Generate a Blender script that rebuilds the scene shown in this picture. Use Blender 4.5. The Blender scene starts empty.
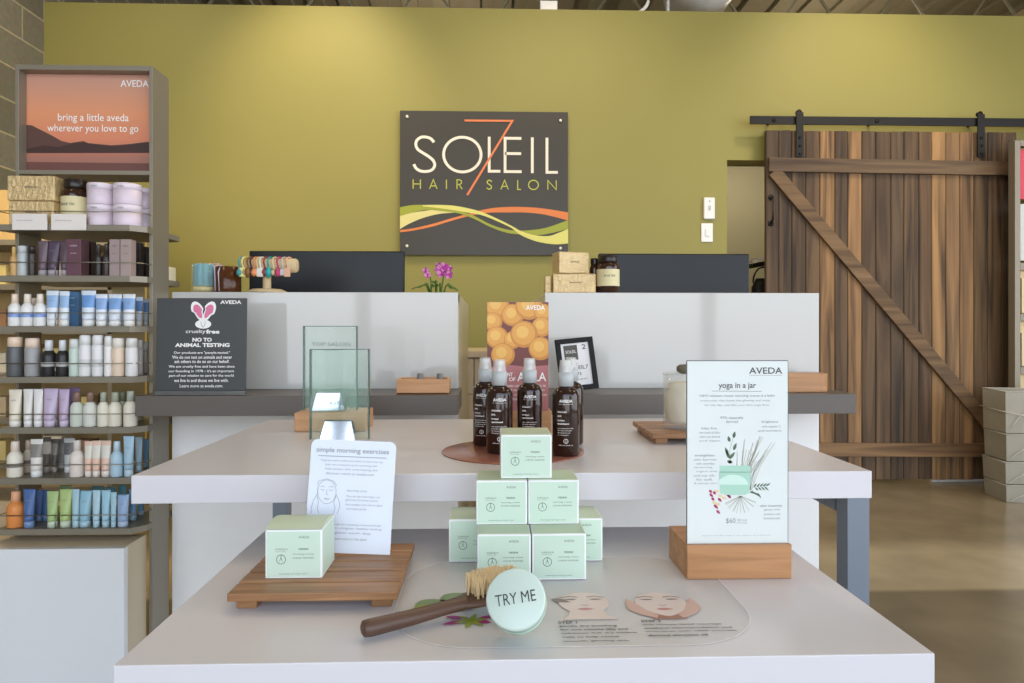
import bpy, bmesh, math, random
from mathutils import Vector, Matrix
random.seed(7)
PI = math.pi
SC = bpy.context.scene
COL = SC.collection

# ------------------------------------------------------------------ camera
F = 700.0            # focal length in pixels of the 1024 x 683 frame
HOR = 330.0          # pixel row of the horizon
CH = 0.97            # camera height
YAW = math.atan(22.0 / F)
cd = bpy.data.cameras.new('camera'); cam = bpy.data.objects.new('camera', cd); COL.objects.link(cam)
cam.location = (0, 0, CH); cam.rotation_euler = (PI / 2, 0, -YAW)
cd.sensor_width = 36; cd.lens = F / 1024 * 36; cd.shift_y = -(341.5 - HOR) / 1024
cd.clip_start = 0.05; cd.clip_end = 100
SC.camera = cam

# ------------------------------------------------------------------ light and exposure
SC.view_settings.view_transform = 'Standard'; SC.view_settings.look = 'None'
SC.view_settings.gamma = 1; SC.view_settings.use_curve_mapping = False
SC.view_settings.exposure = 0.0
SC.cycles.use_denoising = True
SC.cycles.max_bounces = 8; SC.cycles.transparent_max_bounces = 12
SC.cycles.sample_clamp_indirect = 6
W = bpy.data.worlds.new('sky'); SC.world = W; W.use_nodes = True
wn = W.node_tree.nodes; wl = W.node_tree.links; wn.clear()
wo = wn.new('ShaderNodeOutputWorld'); bg = wn.new('ShaderNodeBackground'); tc = wn.new('ShaderNodeTexCoord')
sp = wn.new('ShaderNodeSeparateXYZ'); rp = wn.new('ShaderNodeValToRGB')
wl.new(tc.outputs['Generated'], sp.inputs[0]); wl.new(sp.outputs['Z'], rp.inputs[0])
rp.color_ramp.elements[0].position = 0.0; rp.color_ramp.elements[0].color = (.72, .74, .78, 1)
rp.color_ramp.elements[1].position = 0.5; rp.color_ramp.elements[1].color = (.62, .76, 1, 1)
e = rp.color_ramp.elements.new(0.03); e.color = (.88, .94, 1.0, 1)
wl.new(rp.outputs[0], bg.inputs[0]); bg.inputs[1].default_value = 4.35; wl.new(bg.outputs[0], wo.inputs[0])

def light(name, kind, loc, target, power, color, size=0.3, size_y=None, spot=None, blend=.6):
    d = bpy.data.lights.new(name, kind); d.energy = power; d.color = color
    if kind == 'AREA':
        d.size = size
        if size_y: d.shape = 'RECTANGLE'; d.size_y = size_y
    else: d.shadow_soft_size = size
    if spot: d.spot_size = math.radians(spot); d.spot_blend = blend
    o = bpy.data.objects.new(name, d); COL.objects.link(o); o.location = loc
    o.rotation_euler = (Vector(target) - Vector(loc)).to_track_quat('-Z', 'Y').to_euler()
    return o
p = light('window_portal', 'AREA', (1.2, -2.15, 1.7), (1.2, 0, 1.7), 1, (1, 1, 1), 8.0, 3.3)
p.data.cycles.is_portal = True
p = light('window_portal', 'AREA', (5.15, .1, 1.7), (0, .1, 1.7), 1, (1, 1, 1), 4.6, 3.3)
p.data.cycles.is_portal = True
WARM = (1.0, .84, .64)
light('wall_spot', 'SPOT', (-1.0, 3.35, 3.45), (-1.05, 4.4, 2.35), 85, WARM, .05, spot=70, blend=1)
light('wall_spot', 'SPOT', (0.55, 3.1, 3.5), (.5, 4.4, 1.8), 40, WARM, .05, spot=85, blend=1)
light('wall_spot', 'SPOT', (2.3, 3.2, 3.5), (2.3, 4.4, 2.2), 75, WARM, .05, spot=80, blend=1)
for lx, ly, pw in ((-1.6, 1.0, 4), (1.4, .9, 4), (3.2, 2.4, 22), (-.2, 2.9, 18), (-2.1, 3.3, 12)):
    light('ceiling_lamp', 'AREA', (lx, ly, 3.4), (lx, ly, 0), pw, WARM, .5)
light('back_room_lamp', 'AREA', (2.3, 6.0, 2.8), (2.3, 6.0, 0), 30, WARM, .5)
light('added_ceiling_fill', 'POINT', (1.0, 2.3, 3.65), (1, 2.3, 0), 28, WARM, .15)  # unseen point lights added to brighten the roof, duct and wall top
light('added_ceiling_fill', 'POINT', (-.5, 6.6, 3.2), (1, 2.3, 0), 22, WARM, .15)
light('added_ceiling_fill', 'POINT', (3.2, 6.6, 3.2), (1, 2.3, 0), 22, WARM, .15)

# ------------------------------------------------------------------ pixel <-> place
sa, ca = math.sin(YAW), math.cos(YAW)
def _dir(px, py):
    u = (px - 512) / F; v = (HOR - py) / F
    return Vector((sa + u * ca, ca - u * sa, v))
def G(px, py, Y):                      # the point seen at (px,py) at depth Y
    d = _dir(px, py); t = Y / d.y
    return Vector((0, 0, CH)) + d * t
def GX(px, Y): return G(px, HOR, Y).x
def GZ(py, Y, px=490): return G(px, py, Y).z
def FL(px, py, z):                     # the point seen at (px,py) on the level z
    d = _dir(px, py); t = (z - CH) / d.z
    return Vector((0, 0, CH)) + d * t

# ------------------------------------------------------------------ materials
def lin(c):
    return tuple(((v / 255) / 12.92 if v / 255 <= .04045 else ((v / 255 + .055) / 1.055) ** 2.4) for v in c) + (1,)
MATS = {}
def mat(key, c, rough=.5, metal=0, spec=.5, noise=0, nscale=20, bump=0, bscale=60, alpha=1, trans=0, ior=1.45, coat=0, emit=0):
    if key in MATS: return MATS[key]
    m = bpy.data.materials.new(key); m.use_nodes = True
    nt = m.node_tree; b = nt.nodes['Principled BSDF']
    b.inputs['Base Color'].default_value = lin(c); b.inputs['Roughness'].default_value = rough
    b.inputs['Metallic'].default_value = metal; b.inputs['Specular IOR Level'].default_value = spec
    b.inputs['Alpha'].default_value = alpha; b.inputs['Transmission Weight'].default_value = trans
    b.inputs['IOR'].default_value = ior; b.inputs['Coat Weight'].default_value = coat
    if emit:
        b.inputs['Emission Color'].default_value = lin(c); b.inputs['Emission Strength'].default_value = emit
    t = nt.nodes.new('ShaderNodeTexCoord')
    n = nt.nodes.new('ShaderNodeTexNoise'); n.inputs['Scale'].default_value = nscale; n.inputs['Detail'].default_value = 5
    nt.links.new(t.outputs['Object'], n.inputs['Vector'])
    amt = noise if noise else .03
    mx = nt.nodes.new('ShaderNodeMix'); mx.data_type = 'RGBA'
    l = lin(c)
    mx.inputs['A'].default_value = tuple(max(0, v * (1 - amt)) for v in l[:3]) + (1,)
    mx.inputs['B'].default_value = tuple(min(1, v * (1 + amt)) for v in l[:3]) + (1,)
    nt.links.new(n.outputs['Fac'], mx.inputs['Factor']); nt.links.new(mx.outputs['Result'], b.inputs['Base Color'])
    if bump:
        n2 = nt.nodes.new('ShaderNodeTexNoise'); n2.inputs['Scale'].default_value = bscale; n2.inputs['Detail'].default_value = 4
        nt.links.new(t.outputs['Object'], n2.inputs['Vector'])
        bp = nt.nodes.new('ShaderNodeBump'); bp.inputs['Strength'].default_value = bump; bp.inputs['Distance'].default_value = .01
        nt.links.new(n2.outputs['Fac'], bp.inputs['Height']); nt.links.new(bp.outputs['Normal'], b.inputs['Normal'])
    MATS[key] = m; return m

def wood(key, c1, c2, axis='X', scale=1.0, rough=.5, attr=None, contrast=1.0):
    if key in MATS: return MATS[key]
    m = bpy.data.materials.new(key); m.use_nodes = True; nt = m.node_tree; b = nt.nodes['Principled BSDF']
    t = nt.nodes.new('ShaderNodeTexCoord'); mp = nt.nodes.new('ShaderNodeMapping')
    s = {'X': (2, 40, 40), 'Y': (40, 2, 40), 'Z': (40, 40, 2)}[axis]
    mp.inputs['Scale'].default_value = tuple(v * scale for v in s)
    nt.links.new(t.outputs['Object'], mp.inputs['Vector'])
    vec = mp.outputs['Vector']
    if attr:
        a = nt.nodes.new('ShaderNodeAttribute'); a.attribute_name = attr
        ad = nt.nodes.new('ShaderNodeVectorMath'); ad.operation = 'MULTIPLY_ADD'
        ad.inputs[1].default_value = (37, 37, 61)
        nt.links.new(a.outputs['Color'], ad.inputs[0]); nt.links.new(vec, ad.inputs[2]); vec = ad.outputs[0]
    n = nt.nodes.new('ShaderNodeTexNoise'); n.inputs['Scale'].default_value = 1; n.inputs['Detail'].default_value = 6
    n.inputs['Distortion'].default_value = 1.2
    nt.links.new(vec, n.inputs['Vector'])
    r = nt.nodes.new('ShaderNodeValToRGB')
    r.color_ramp.elements[0].position = .5 - .2 / contrast; r.color_ramp.elements[0].color = lin(c2)
    r.color_ramp.elements[1].position = .5 + .2 / contrast; r.color_ramp.elements[1].color = lin(c1)
    nt.links.new(n.outputs['Fac'], r.inputs[0])
    out = r.outputs[0]
    if attr:
        mx = nt.nodes.new('ShaderNodeMix'); mx.data_type = 'RGBA'; mx.blend_type = 'MULTIPLY'; mx.inputs['Factor'].default_value = 1
        a2 = nt.nodes.new('ShaderNodeAttribute'); a2.attribute_name = attr
        nt.links.new(out, mx.inputs['A']); nt.links.new(a2.outputs['Color'], mx.inputs['B']); out = mx.outputs['Result']
    nt.links.new(out, b.inputs['Base Color'])
    b.inputs['Roughness'].default_value = rough
    bp = nt.nodes.new('ShaderNodeBump'); bp.inputs['Strength'].default_value = .15; bp.inputs['Distance'].default_value = .004
    nt.links.new(n.outputs['Fac'], bp.inputs['Height']); nt.links.new(bp.outputs['Normal'], b.inputs['Normal'])
    MATS[key] = m; return m

def glass(key, c, rough=0.0, thick=False):
    if key in MATS: return MATS[key]
    m = mat(key, c, rough, trans=1, ior=1.45 if thick else 1.3); return m

# ------------------------------------------------------------------ mesh builder
class MB:
    def __init__(s): s.bm = bmesh.new(); s.mi = 0
    def _faces(s, fs):
        for f in fs: f.material_index = s.mi
    def face(s, pts):
        vs = [s.bm.verts.new(p) for p in pts]
        try: f = s.bm.faces.new(vs); f.material_index = s.mi; return f
        except ValueError: return None
    def box(s, x0, x1, y0, y1, z0, z1, bev=0, M=None, seg=2):
        r = bmesh.ops.create_cube(s.bm, size=1)
        vs = r['verts']
        bmesh.ops.scale(s.bm, vec=(abs(x1 - x0), abs(y1 - y0), abs(z1 - z0)), verts=vs)
        bmesh.ops.translate(s.bm, vec=((x0 + x1) / 2, (y0 + y1) / 2, (z0 + z1) / 2), verts=vs)
        fs = {f for v in vs for f in v.link_faces}; s._faces(fs)
        if bev:
            es = list({e for v in vs for e in v.link_edges})
            rr = bmesh.ops.bevel(s.bm, geom=es, offset=bev, segments=seg, profile=.5, affect='EDGES')
            s._faces(rr['faces']); vs = list({v for f in rr['faces'] for v in f.verts} | {v for v in vs if v.is_valid})
        if M is not None: bmesh.ops.transform(s.bm, matrix=M, verts=[v for v in vs if v.is_valid])
        return s
    def prism(s, poly, d0, d1, plane='XZ'):
        # poly in plane coordinates, extruded along the remaining axis
        def P(a, b, d): return {'XZ': (a, d, b), 'XY': (a, b, d), 'YZ': (d, a, b)}[plane]
        v0 = [s.bm.verts.new(P(a, b, d0)) for a, b in poly]; v1 = [s.bm.verts.new(P(a, b, d1)) for a, b in poly]
        n = len(poly); fs = [s.bm.faces.new(v0), s.bm.faces.new(v1[::-1])]
        for i in range(n): fs.append(s.bm.faces.new((v0[i], v1[i], v1[(i + 1) % n], v0[(i + 1) % n])))
        s._faces(fs); return s
    def lathe(s, prof, n=24, M=None, sx=1, sy=1):
        rings = []
        for r, z in prof:
            if r < 1e-6: rings.append([s.bm.verts.new((0, 0, z))])
            else: rings.append([s.bm.verts.new((r * sx * math.cos(2 * PI * i / n), r * sy * math.sin(2 * PI * i / n), z)) for i in range(n)])
        fs = []
        for a, b in zip(rings, rings[1:]):
            for i in range(n):
                j = (i + 1) % n
                if len(a) == 1 and len(b) == 1: continue
                if len(a) == 1: f = s.bm.faces.new((a[0], b[j], b[i]))
                elif len(b) == 1: f = s.bm.faces.new((a[i], a[j], b[0]))
                else: f = s.bm.faces.new((a[i], a[j], b[j], b[i]))
                f.smooth = True; fs.append(f)
        s._faces(fs)
        if M is not None: bmesh.ops.transform(s.bm, matrix=M, verts=[v for r in rings for v in r])
        return s
    def tube(s, pts, r, n=8, closed=False):
        pts = [Vector(p) for p in pts]; m = len(pts); rings = []
        rr = r if isinstance(r, (list, tuple)) else [r] * m
        up = Vector((0, 0, 1))
        for i, p in enumerate(pts):
            a = pts[(i - 1) % m] if (closed or i > 0) else p; b = pts[(i + 1) % m] if (closed or i < m - 1) else p
            t = (b - a).normalized()
            u = t.cross(up)
            if u.length < .05: u = t.cross(Vector((1, 0, 0)))
            u.normalize(); w = u.cross(t)
            rings.append([s.bm.verts.new(p + u * rr[i] * math.cos(2 * PI * k / n) + w * rr[i] * math.sin(2 * PI * k / n)) for k in range(n)])
        fs = []
        for i in range(m if closed else m - 1):
            a = rings[i]; b = rings[(i + 1) % m]
            for k in range(n):
                f = s.bm.faces.new((a[k], a[(k + 1) % n], b[(k + 1) % n], b[k])); f.smooth = True; fs.append(f)
        if not closed: fs += [s.bm.faces.new(rings[0][::-1]), s.bm.faces.new(rings[-1])]
        s._faces(fs); return s
    def loft(s, rings, cap=True):
        R = [[s.bm.verts.new(p) for p in r] for r in rings]; n = len(R[0]); fs = []
        for a, b in zip(R, R[1:]):
            for k in range(n):
                f = s.bm.faces.new((a[k], a[(k + 1) % n], b[(k + 1) % n], b[k])); f.smooth = True; fs.append(f)
        if cap: fs += [s.bm.faces.new(R[0][::-1]), s.bm.faces.new(R[-1])]
        s._faces(fs); return s
    def stroke(s, pts, w, y=0, closed=False):
        # flat ribbon in the XZ plane facing -Y
        P = [Vector((a, b)) for a, b in pts]; m = len(P); L = []; Rr = []
        ww = w if isinstance(w, (list, tuple)) else [w] * m
        for i, p in enumerate(P):
            a = P[(i - 1) % m] if (closed or i > 0) else p; b = P[(i + 1) % m] if (closed or i < m - 1) else p
            d1 = (p - a).normalized() if (p - a).length > 1e-9 else (b - p).normalized()
            d2 = (b - p).normalized() if (b - p).length > 1e-9 else d1
            t = (d1 + d2); t = t.normalized() if t.length > 1e-6 else d1
            nrm = Vector((-t.y, t.x)); k = 1 / max(.5, abs(nrm.dot(Vector((-d1.y, d1.x)))))
            L.append(p + nrm * ww[i] / 2 * k); Rr.append(p - nrm * ww[i] / 2 * k)
        for i in range(m if closed else m - 1):
            j = (i + 1) % m
            s.face([(q.x, y, q.y) for q in (L[i], Rr[i], Rr[j], L[j])])
        return s
    def ellipse(s, cx, cz, rx, rz, y=0, n=28, rot=0):
        c, q = math.cos(rot), math.sin(rot)
        s.face([(cx + rx * math.cos(t) * c - rz * math.sin(t) * q, y, cz + rx * math.cos(t) * q + rz * math.sin(t) * c) for t in [2 * PI * i / n for i in range(n)]])
        return s
    def poly(s, pts, y=0): s.face([(a, y, b) for a, b in pts]); return s
    def build(s, name, mats, parent=None, bev=0, M=None, smooth=None):
        if M is not None: bmesh.ops.transform(s.bm, matrix=M, verts=s.bm.verts[:])
        bmesh.ops.recalc_face_normals(s.bm, faces=s.bm.faces[:])
        me = bpy.data.meshes.new(name); s.bm.to_mesh(me); s.bm.free()
        for m in (mats if isinstance(mats, (list, tuple)) else [mats]): me.materials.append(m)
        o = bpy.data.objects.new(name, me); COL.objects.link(o)
        if parent is not None: o.parent = parent
        if bev:
            b = o.modifiers.new('bevel', 'BEVEL'); b.width = bev; b.segments = 2; b.limit_method = 'ANGLE'
        return o

def tag(o, label=None, cat=None, group=None, kind=None):
    if label: o['label'] = label
    if cat: o['category'] = cat
    if group: o['group'] = group
    if kind: o['kind'] = kind
    return o
def empty(name, loc, label, cat, group=None, rz=0, rx=0):
    o = bpy.data.objects.new(name, None); COL.objects.link(o); o.location = loc; o.rotation_euler = (rx, 0, rz)
    o.empty_display_size = .05
    return tag(o, label, cat, group)
def struct(mb, name, m, **k):
    return tag(mb.build(name, m, **k), kind='structure')

_tc = {}
def glyphs(s, bold=0.0):
    k = (s, bold)
    if k in _tc: return _tc[k]
    c = bpy.data.curves.new('t', 'FONT'); c.body = s; c.offset = bold; c.resolution_u = 3
    o = bpy.data.objects.new('t', c); COL.objects.link(o)
    bpy.context.view_layer.update()
    me = bpy.data.meshes.new_from_object(o.evaluated_get(bpy.context.evaluated_depsgraph_get()))
    vs = [v.co.copy() for v in me.vertices]; fs = [tuple(f.vertices) for f in me.polygons]
    bpy.data.objects.remove(o); bpy.data.curves.remove(c); bpy.data.meshes.remove(me)
    x0 = min(v.x for v in vs); x1 = max(v.x for v in vs); y0 = min(v.y for v in vs); y1 = max(v.y for v in vs)
    _tc[k] = (vs, fs, x0, x1, y0, y1); return _tc[k]
def put_text(mb, s, x0, x1, z0, z1, y=0, bold=0.0):
    """Lettering fitted between x0..x1 and z0..z1 on the plane at depth y, facing -Y."""
    vs, fs, a0, a1, b0, b1 = glyphs(s, bold)
    nv = [mb.bm.verts.new((x0 + (v.x - a0) / (a1 - a0) * (x1 - x0), y, z0 + (v.y - b0) / (b1 - b0) * (z1 - z0))) for v in vs]
    for f in fs:
        try: g = mb.bm.faces.new([nv[i] for i in f]); g.material_index = mb.mi
        except ValueError: pass
    return mb
def bar(mb, a, b, w, d):
    """rectangular bar from a to b (w across, d deep)"""
    a, b = Vector(a), Vector(b); t = b - a
    M = Matrix.Translation(a) @ t.to_track_quat('X', 'Z').to_matrix().to_4x4()
    mb.box(0, t.length, -d / 2, d / 2, -w / 2, w / 2, M=M)

# ------------------------------------------------------------------ common materials
GREEN = mat('olive_paint', (150, 143, 78), .6, noise=.04, nscale=2, bump=.04, bscale=120)
LAM = mat('white_laminate', (221, 217, 219), .28, spec=.5, noise=.01)
GLOSSW = mat('white_gloss_panel', (203, 201, 195), .06, spec=.6, noise=.01)
TAUPE = mat('taupe_laminate', (102, 94, 87), .42, noise=.03)
FRAME = mat('taupe_steel', (140, 132, 116), .38, metal=.25, noise=.03)
RAILM = mat('steel_wire', (150, 142, 128), .3, metal=.9)
BLACKM = mat('black_steel', (32, 30, 29), .45, metal=.4)
CREAM = mat('cream_laminate', (214, 196, 166), .35, noise=.02)
GREYM = mat('grey_leg_paint', (124, 132, 142), .35, metal=.3)
WHITE = mat('white_paper', (240, 240, 238), .5)
WHITEP = mat('white_plastic', (238, 238, 236), .3)
INK = mat('dark_ink', (72, 74, 76), .6)
GINK = mat('grey_ink', (150, 152, 152), .6)
WINK = mat('white_print', (248, 246, 240), .5)
MINT = mat('mint_card', (204, 224, 205), .45, noise=.012)
SAGE = mat('sage_card', (198, 212, 184), .45, noise=.03)
WALNUT = wood('teak_wood', (180, 132, 86), (128, 88, 54), 'X', 1.4, .42)
OAK = wood('oak_wood', (214, 166, 118), (190, 138, 92), 'X', 1.2, .45)
CHERRY = wood('cherry_wood', (198, 146, 98), (162, 114, 72), 'X', 1.3, .4)

# ================================================================== THE ROOM
YW = 4.4
XL = GX(44, YW); XR = 5.2
TOPZ = 2.99
# floor
def floor_mat():
    m = bpy.data.materials.new('polished_concrete'); m.use_nodes = True; nt = m.node_tree; b = nt.nodes['Principled BSDF']
    t = nt.nodes.new('ShaderNodeTexCoord'); s = nt.nodes.new('ShaderNodeSeparateXYZ'); nt.links.new(t.outputs['Object'], s.inputs[0])
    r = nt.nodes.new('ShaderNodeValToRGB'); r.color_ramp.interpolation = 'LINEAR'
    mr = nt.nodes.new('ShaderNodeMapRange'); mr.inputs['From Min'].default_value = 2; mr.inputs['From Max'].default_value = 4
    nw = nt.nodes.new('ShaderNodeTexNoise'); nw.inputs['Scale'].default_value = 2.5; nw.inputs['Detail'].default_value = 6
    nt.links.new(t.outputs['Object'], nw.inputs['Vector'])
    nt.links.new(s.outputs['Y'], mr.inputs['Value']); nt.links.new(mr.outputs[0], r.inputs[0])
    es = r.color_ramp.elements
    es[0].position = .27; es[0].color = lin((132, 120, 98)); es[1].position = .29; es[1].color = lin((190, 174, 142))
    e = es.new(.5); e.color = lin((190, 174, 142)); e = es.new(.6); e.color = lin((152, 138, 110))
    r2 = nt.nodes.new('ShaderNodeValToRGB'); r2.color_ramp.elements[0].position = .3; r2.color_ramp.elements[0].color = (.72, .71, .7, 1)
    r2.color_ramp.elements[1].position = .7; r2.color_ramp.elements[1].color = (1.12, 1.1, 1.08, 1)
    nt.links.new(nw.outputs['Fac'], r2.inputs[0])
    mx = nt.nodes.new('ShaderNodeMix'); mx.data_type = 'RGBA'; mx.blend_type = 'MULTIPLY'; mx.inputs['Factor'].default_value = 1
    nt.links.new(r.outputs[0], mx.inputs['A']); nt.links.new(r2.outputs[0], mx.inputs['B']); nt.links.new(mx.outputs['Result'], b.inputs['Base Color'])
    b.inputs['Roughness'].default_value = .22
    return m
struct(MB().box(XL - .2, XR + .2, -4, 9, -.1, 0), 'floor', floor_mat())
# back wall with its doorway
DX0 = GX(727, YW); DX1 = GX(985, YW); DZ = GZ(160, YW, 727)
mb = MB(); mb.box(XL, DX0, YW, YW + .14, 0, TOPZ); mb.box(DX1, XR, YW, YW + .14, 0, TOPZ); mb.box(DX0, DX1, YW, YW + .14, DZ, TOPZ)
struct(mb, 'wall_back', GREEN)
# concrete block wall
def cmu():
    m = bpy.data.materials.new('concrete_block'); m.use_nodes = True; nt = m.node_tree; b = nt.nodes['Principled BSDF']
    t = nt.nodes.new('ShaderNodeTexCoord'); s = nt.nodes.new('ShaderNodeSeparateXYZ'); c = nt.nodes.new('ShaderNodeCombineXYZ')
    nt.links.new(t.outputs['Object'], s.inputs[0]); nt.links.new(s.outputs['Y'], c.inputs[0])
    ad = nt.nodes.new('ShaderNodeMath'); ad.operation = 'ADD'; ad.inputs[1].default_value = .07
    nt.links.new(s.outputs['Z'], ad.inputs[0]); nt.links.new(ad.outputs[0], c.inputs[1])
    k = nt.nodes.new('ShaderNodeTexBrick'); nt.links.new(c.outputs[0], k.inputs['Vector'])
    k.inputs['Scale'].default_value = 1; k.inputs['Brick Width'].default_value = .4; k.inputs['Row Height'].default_value = .196
    k.inputs['Mortar Size'].default_value = .006; k.inputs['Mortar Smooth'].default_value = .3
    k.inputs['Color1'].default_value = lin((128, 122, 100)); k.inputs['Color2'].default_value = lin((112, 106, 86)); k.inputs['Mortar'].default_value = lin((176, 164, 126))
    n = nt.nodes.new('ShaderNodeTexNoise'); n.inputs['Scale'].default_value = 35; n.inputs['Detail'].default_value = 6
    nt.links.new(t.outputs['Object'], n.inputs['Vector'])
    mx = nt.nodes.new('ShaderNodeMix'); mx.data_type = 'RGBA'; mx.blend_type = 'OVERLAY'; mx.inputs['Factor'].default_value = .35
    nt.links.new(k.outputs['Color'], mx.inputs['A']); nt.links.new(n.outputs['Color'], mx.inputs['B'])
    hs = nt.nodes.new('ShaderNodeHueSaturation'); hs.inputs['Saturation'].default_value = .8; nt.links.new(mx.outputs['Result'], hs.inputs['Color'])
    nt.links.new(hs.outputs[0], b.inputs['Base Color']); b.inputs['Roughness'].default_value = .85
    bp = nt.nodes.new('ShaderNodeBump'); bp.inputs['Strength'].default_value = .4; bp.inputs['Distance'].default_value = .006
    nt.links.new(n.outputs['Fac'], bp.inputs['Height']); nt.links.new(bp.outputs['Normal'], b.inputs['Normal'])
    return m
CMU = cmu()
struct(MB().box(XL - .2, XL, -4, 9, 0, 4.1), 'wall_left', CMU)
mb = MB(); mb.box(XR, XR + .15, 2.4, 9, 0, 4.1); mb.box(XR, XR + .15, -4, 2.4, 0, .08); mb.box(XR, XR + .15, -4, 2.4, 3.3, 4.1)
struct(mb, 'wall_right', mat('beige_paint', (196, 182, 140), .6))
for i in range(3):  # side windows added for fill; the tray's shadow implies light from the right
    a = -2.2 + i * 1.53; b = a + 1.53; mb = MB()
    mb.box(XR + .03, XR + .1, a, a + .06, .08, 3.3); mb.box(XR + .03, XR + .1, b - .06, b, .08, 3.3)
    mb.box(XR + .03, XR + .1, a + .06, b - .06, .08, .14); mb.box(XR + .03, XR + .1, a + .06, b - .06, 3.24, 3.3); mb.box(XR + .03, XR + .1, a + .06, b - .06, 2.3, 2.36)
    struct(mb, 'window_%d' % (i + 6), mat('window_frame_grey', (92, 90, 88), .4, metal=.3))
struct(MB().box(XL, XR, 8.9, 9, 0, 4.1), 'wall_far', mat('dark_paint', (96, 92, 74), .7))
struct(MB().box(DX0 - .3, DX1 + .2, 6.9, 7.0, 0, 2.6), 'wall_back_room', mat('grey_green_paint', (132, 130, 106), .6))
struct(MB().box(DX0 - .3, DX0 - .2, YW + .14, 6.9, 0, 2.6), 'wall_back_room_side', MATS['grey_green_paint'])
# roof deck, corrugated
mb = MB(); x = XL - .2; k = 0
while x < XR + .2:
    z = 4.1 if k % 2 == 0 else 4.14
    mb.box(x, x + .152, -4, 9, z, z + .05); x += .15; k += 1
struct(mb, 'ceiling', mat('roof_deck', (150, 142, 118), .6, noise=.08))
# storefront behind the camera: sill wall, header and frames of the big windows
WF = mat('window_frame_grey', (92, 90, 88), .4, metal=.3)
mb = MB(); mb.box(XL, XR, -2.3, -2.2, 0, .08); mb.box(XL, XR, -2.3, -2.2, 3.3, 4.1)
struct(mb, 'wall_front', mat('front_wall_paint', (190, 184, 160), .6))
n = 5; ww = (XR - XL) / n
for i in range(n):
    a = XL + i * ww; b = a + ww; mb = MB()
    mb.box(a, a + .06, -2.29, -2.21, .08, 3.3); mb.box(b - .06, b, -2.29, -2.21, .08, 3.3)
    mb.box(a + .06, b - .06, -2.29, -2.21, .08, .14); mb.box(a + .06, b - .06, -2.29, -2.21, 3.24, 3.3); mb.box(a + .06, b - .06, -2.29, -2.21, 2.3, 2.36)
    struct(mb, 'window_%d' % (i + 1), WF)

# ---- overhead things seen above the wall top
def joist(y, label):
    t = empty('roof_joist', (0, y, 3.4), label, 'roof joist', 'open web joists under the roof deck')
    m = mat('joist_paint', (150, 144, 118), .5)
    mb = MB(); mb.box(XL, XR, -.03, .03, 0, .04); mb.build('bottom_chord', m, t)
    mb = MB(); mb.box(XL, XR, -.03, .03, .64, .695); mb.build('top_chord', m, t)
    mb = MB(); x = XL + .1; up = True
    while x < XR - .5:
        bar(mb, (x, 0, .03 if up else .65), (x + .42, 0, .65 if up else .03), .02, .02)
        x += .42; up = not up
    mb.build('web_bars', m, t)
joist(6.1, 'nearer open web steel joist under the dark roof deck above the green wall')
joist(7.4, 'farther open web steel joist under the dark roof deck above the green wall')
# conduit with junction box on the wall top
t = empty('electrical_conduit', G(545, 12, YW + .07), 'white electrical conduit bending upward along the top of the green wall', 'conduit', None)
o = Vector(t.location); zt = TOPZ + .012
pts = [Vector((GX(556, YW + .07), YW + .07, zt)), Vector((GX(632, YW + .07), YW + .07, zt))]
cx = GX(632, YW + .07)
for k in range(1, 7):
    a = k / 6 * PI / 2; pts.append(Vector((cx + .11 * math.sin(a), YW + .07, zt + .11 * (1 - math.cos(a)))))
pts.append(Vector((cx + .11, YW + .07, 3.6)))
MB().tube([p_ - o for p_ in pts], .011).build('pipe', WHITEP, t)
jb = MB(); jb.box(GX(540, YW + .07) - o.x, GX(557, YW + .07) - o.x, -.03, .03, TOPZ - o.z, TOPZ + .075 - o.z, .004); jb.build('junction_box', WHITEP, t)
# round duct
c = G(706, -20, 5.0)
t = empty('ventilation_duct', c, 'round white ventilation duct hanging above the green wall', 'duct')
M = Matrix.Rotation(PI / 2, 4, 'X')
MB().lathe([(.205, -.3), (.235, -.3), (.235, .3), (.205, .3), (.205, -.3)], 40, M).build('duct_shell', WHITEP, t)
MB().lathe([(0, .2), (.2, .2), (.2, .22), (.17, .24), (0, .24)], 40, M).build('duct_grille', mat('duct_liner', (225, 220, 205), .5), t)
MB().box(-.16, -.10, -.325, -.3, -.23, -.19, .003, M=Matrix.Rotation(.5, 4, 'Y')).build('clamp', mat('blue_clip', (40, 110, 150), .4), t)
tag(MB().tube([(GX(668, 5), 5, 3.0), (GX(668, 5), 5, 4.1)], .012).build('hanging_rod', WHITEP), 'thin white vertical rod beside the round duct above the wall', 'rod')

# ---- doorway contents
t = empty('handbag', (GX(761, 4.75), 4.8, .97 + .02), 'black bag with arched handle seen through the doorway gap', 'bag')
c0 = G(763, 293, 4.8); t.location = c0
bb = MB(); bb.loft([[(rx * math.cos(a), ry * math.sin(a), z) for a in [2 * PI * i / 16 for i in range(16)]] for rx, ry, z in ((.07, .04, -.1), (.085, .05, -.05), (.08, .045, .04), (.05, .03, .10))]); bb.build('bag_body', BLACKM, t)
MB().tube([(-.04 + .0 * k, 0, .08) if k < 0 else (.07 * math.cos(PI - k / 8 * PI) - .0, 0, .07 + .11 * math.sin(k / 8 * PI)) for k in range(9)], .006).build('handle', BLACKM, t)
bx0 = G(748, 262, 4.8)
t = empty('side_counter', (0, 0, 0), 'narrow counter with dark edge inside the doorway', 'counter')
zc = c0.z - .1
MB().box(DX0 + .02, DX0 + .75, 4.62, 5.1, zc - .04, zc).build('countertop', TAUPE, t)
MB().box(DX0 + .04, DX0 + .73, 4.66, 5.08, 0, zc - .04).build('cabinet_body', CREAM, t)
t = empty('wall_panel', (0, 0, 0), 'white slanted sheet with a dark underside propped inside the doorway', 'sheet')
pa = G(750, 262, 4.9); pb = G(766, 257, 4.9)
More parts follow.
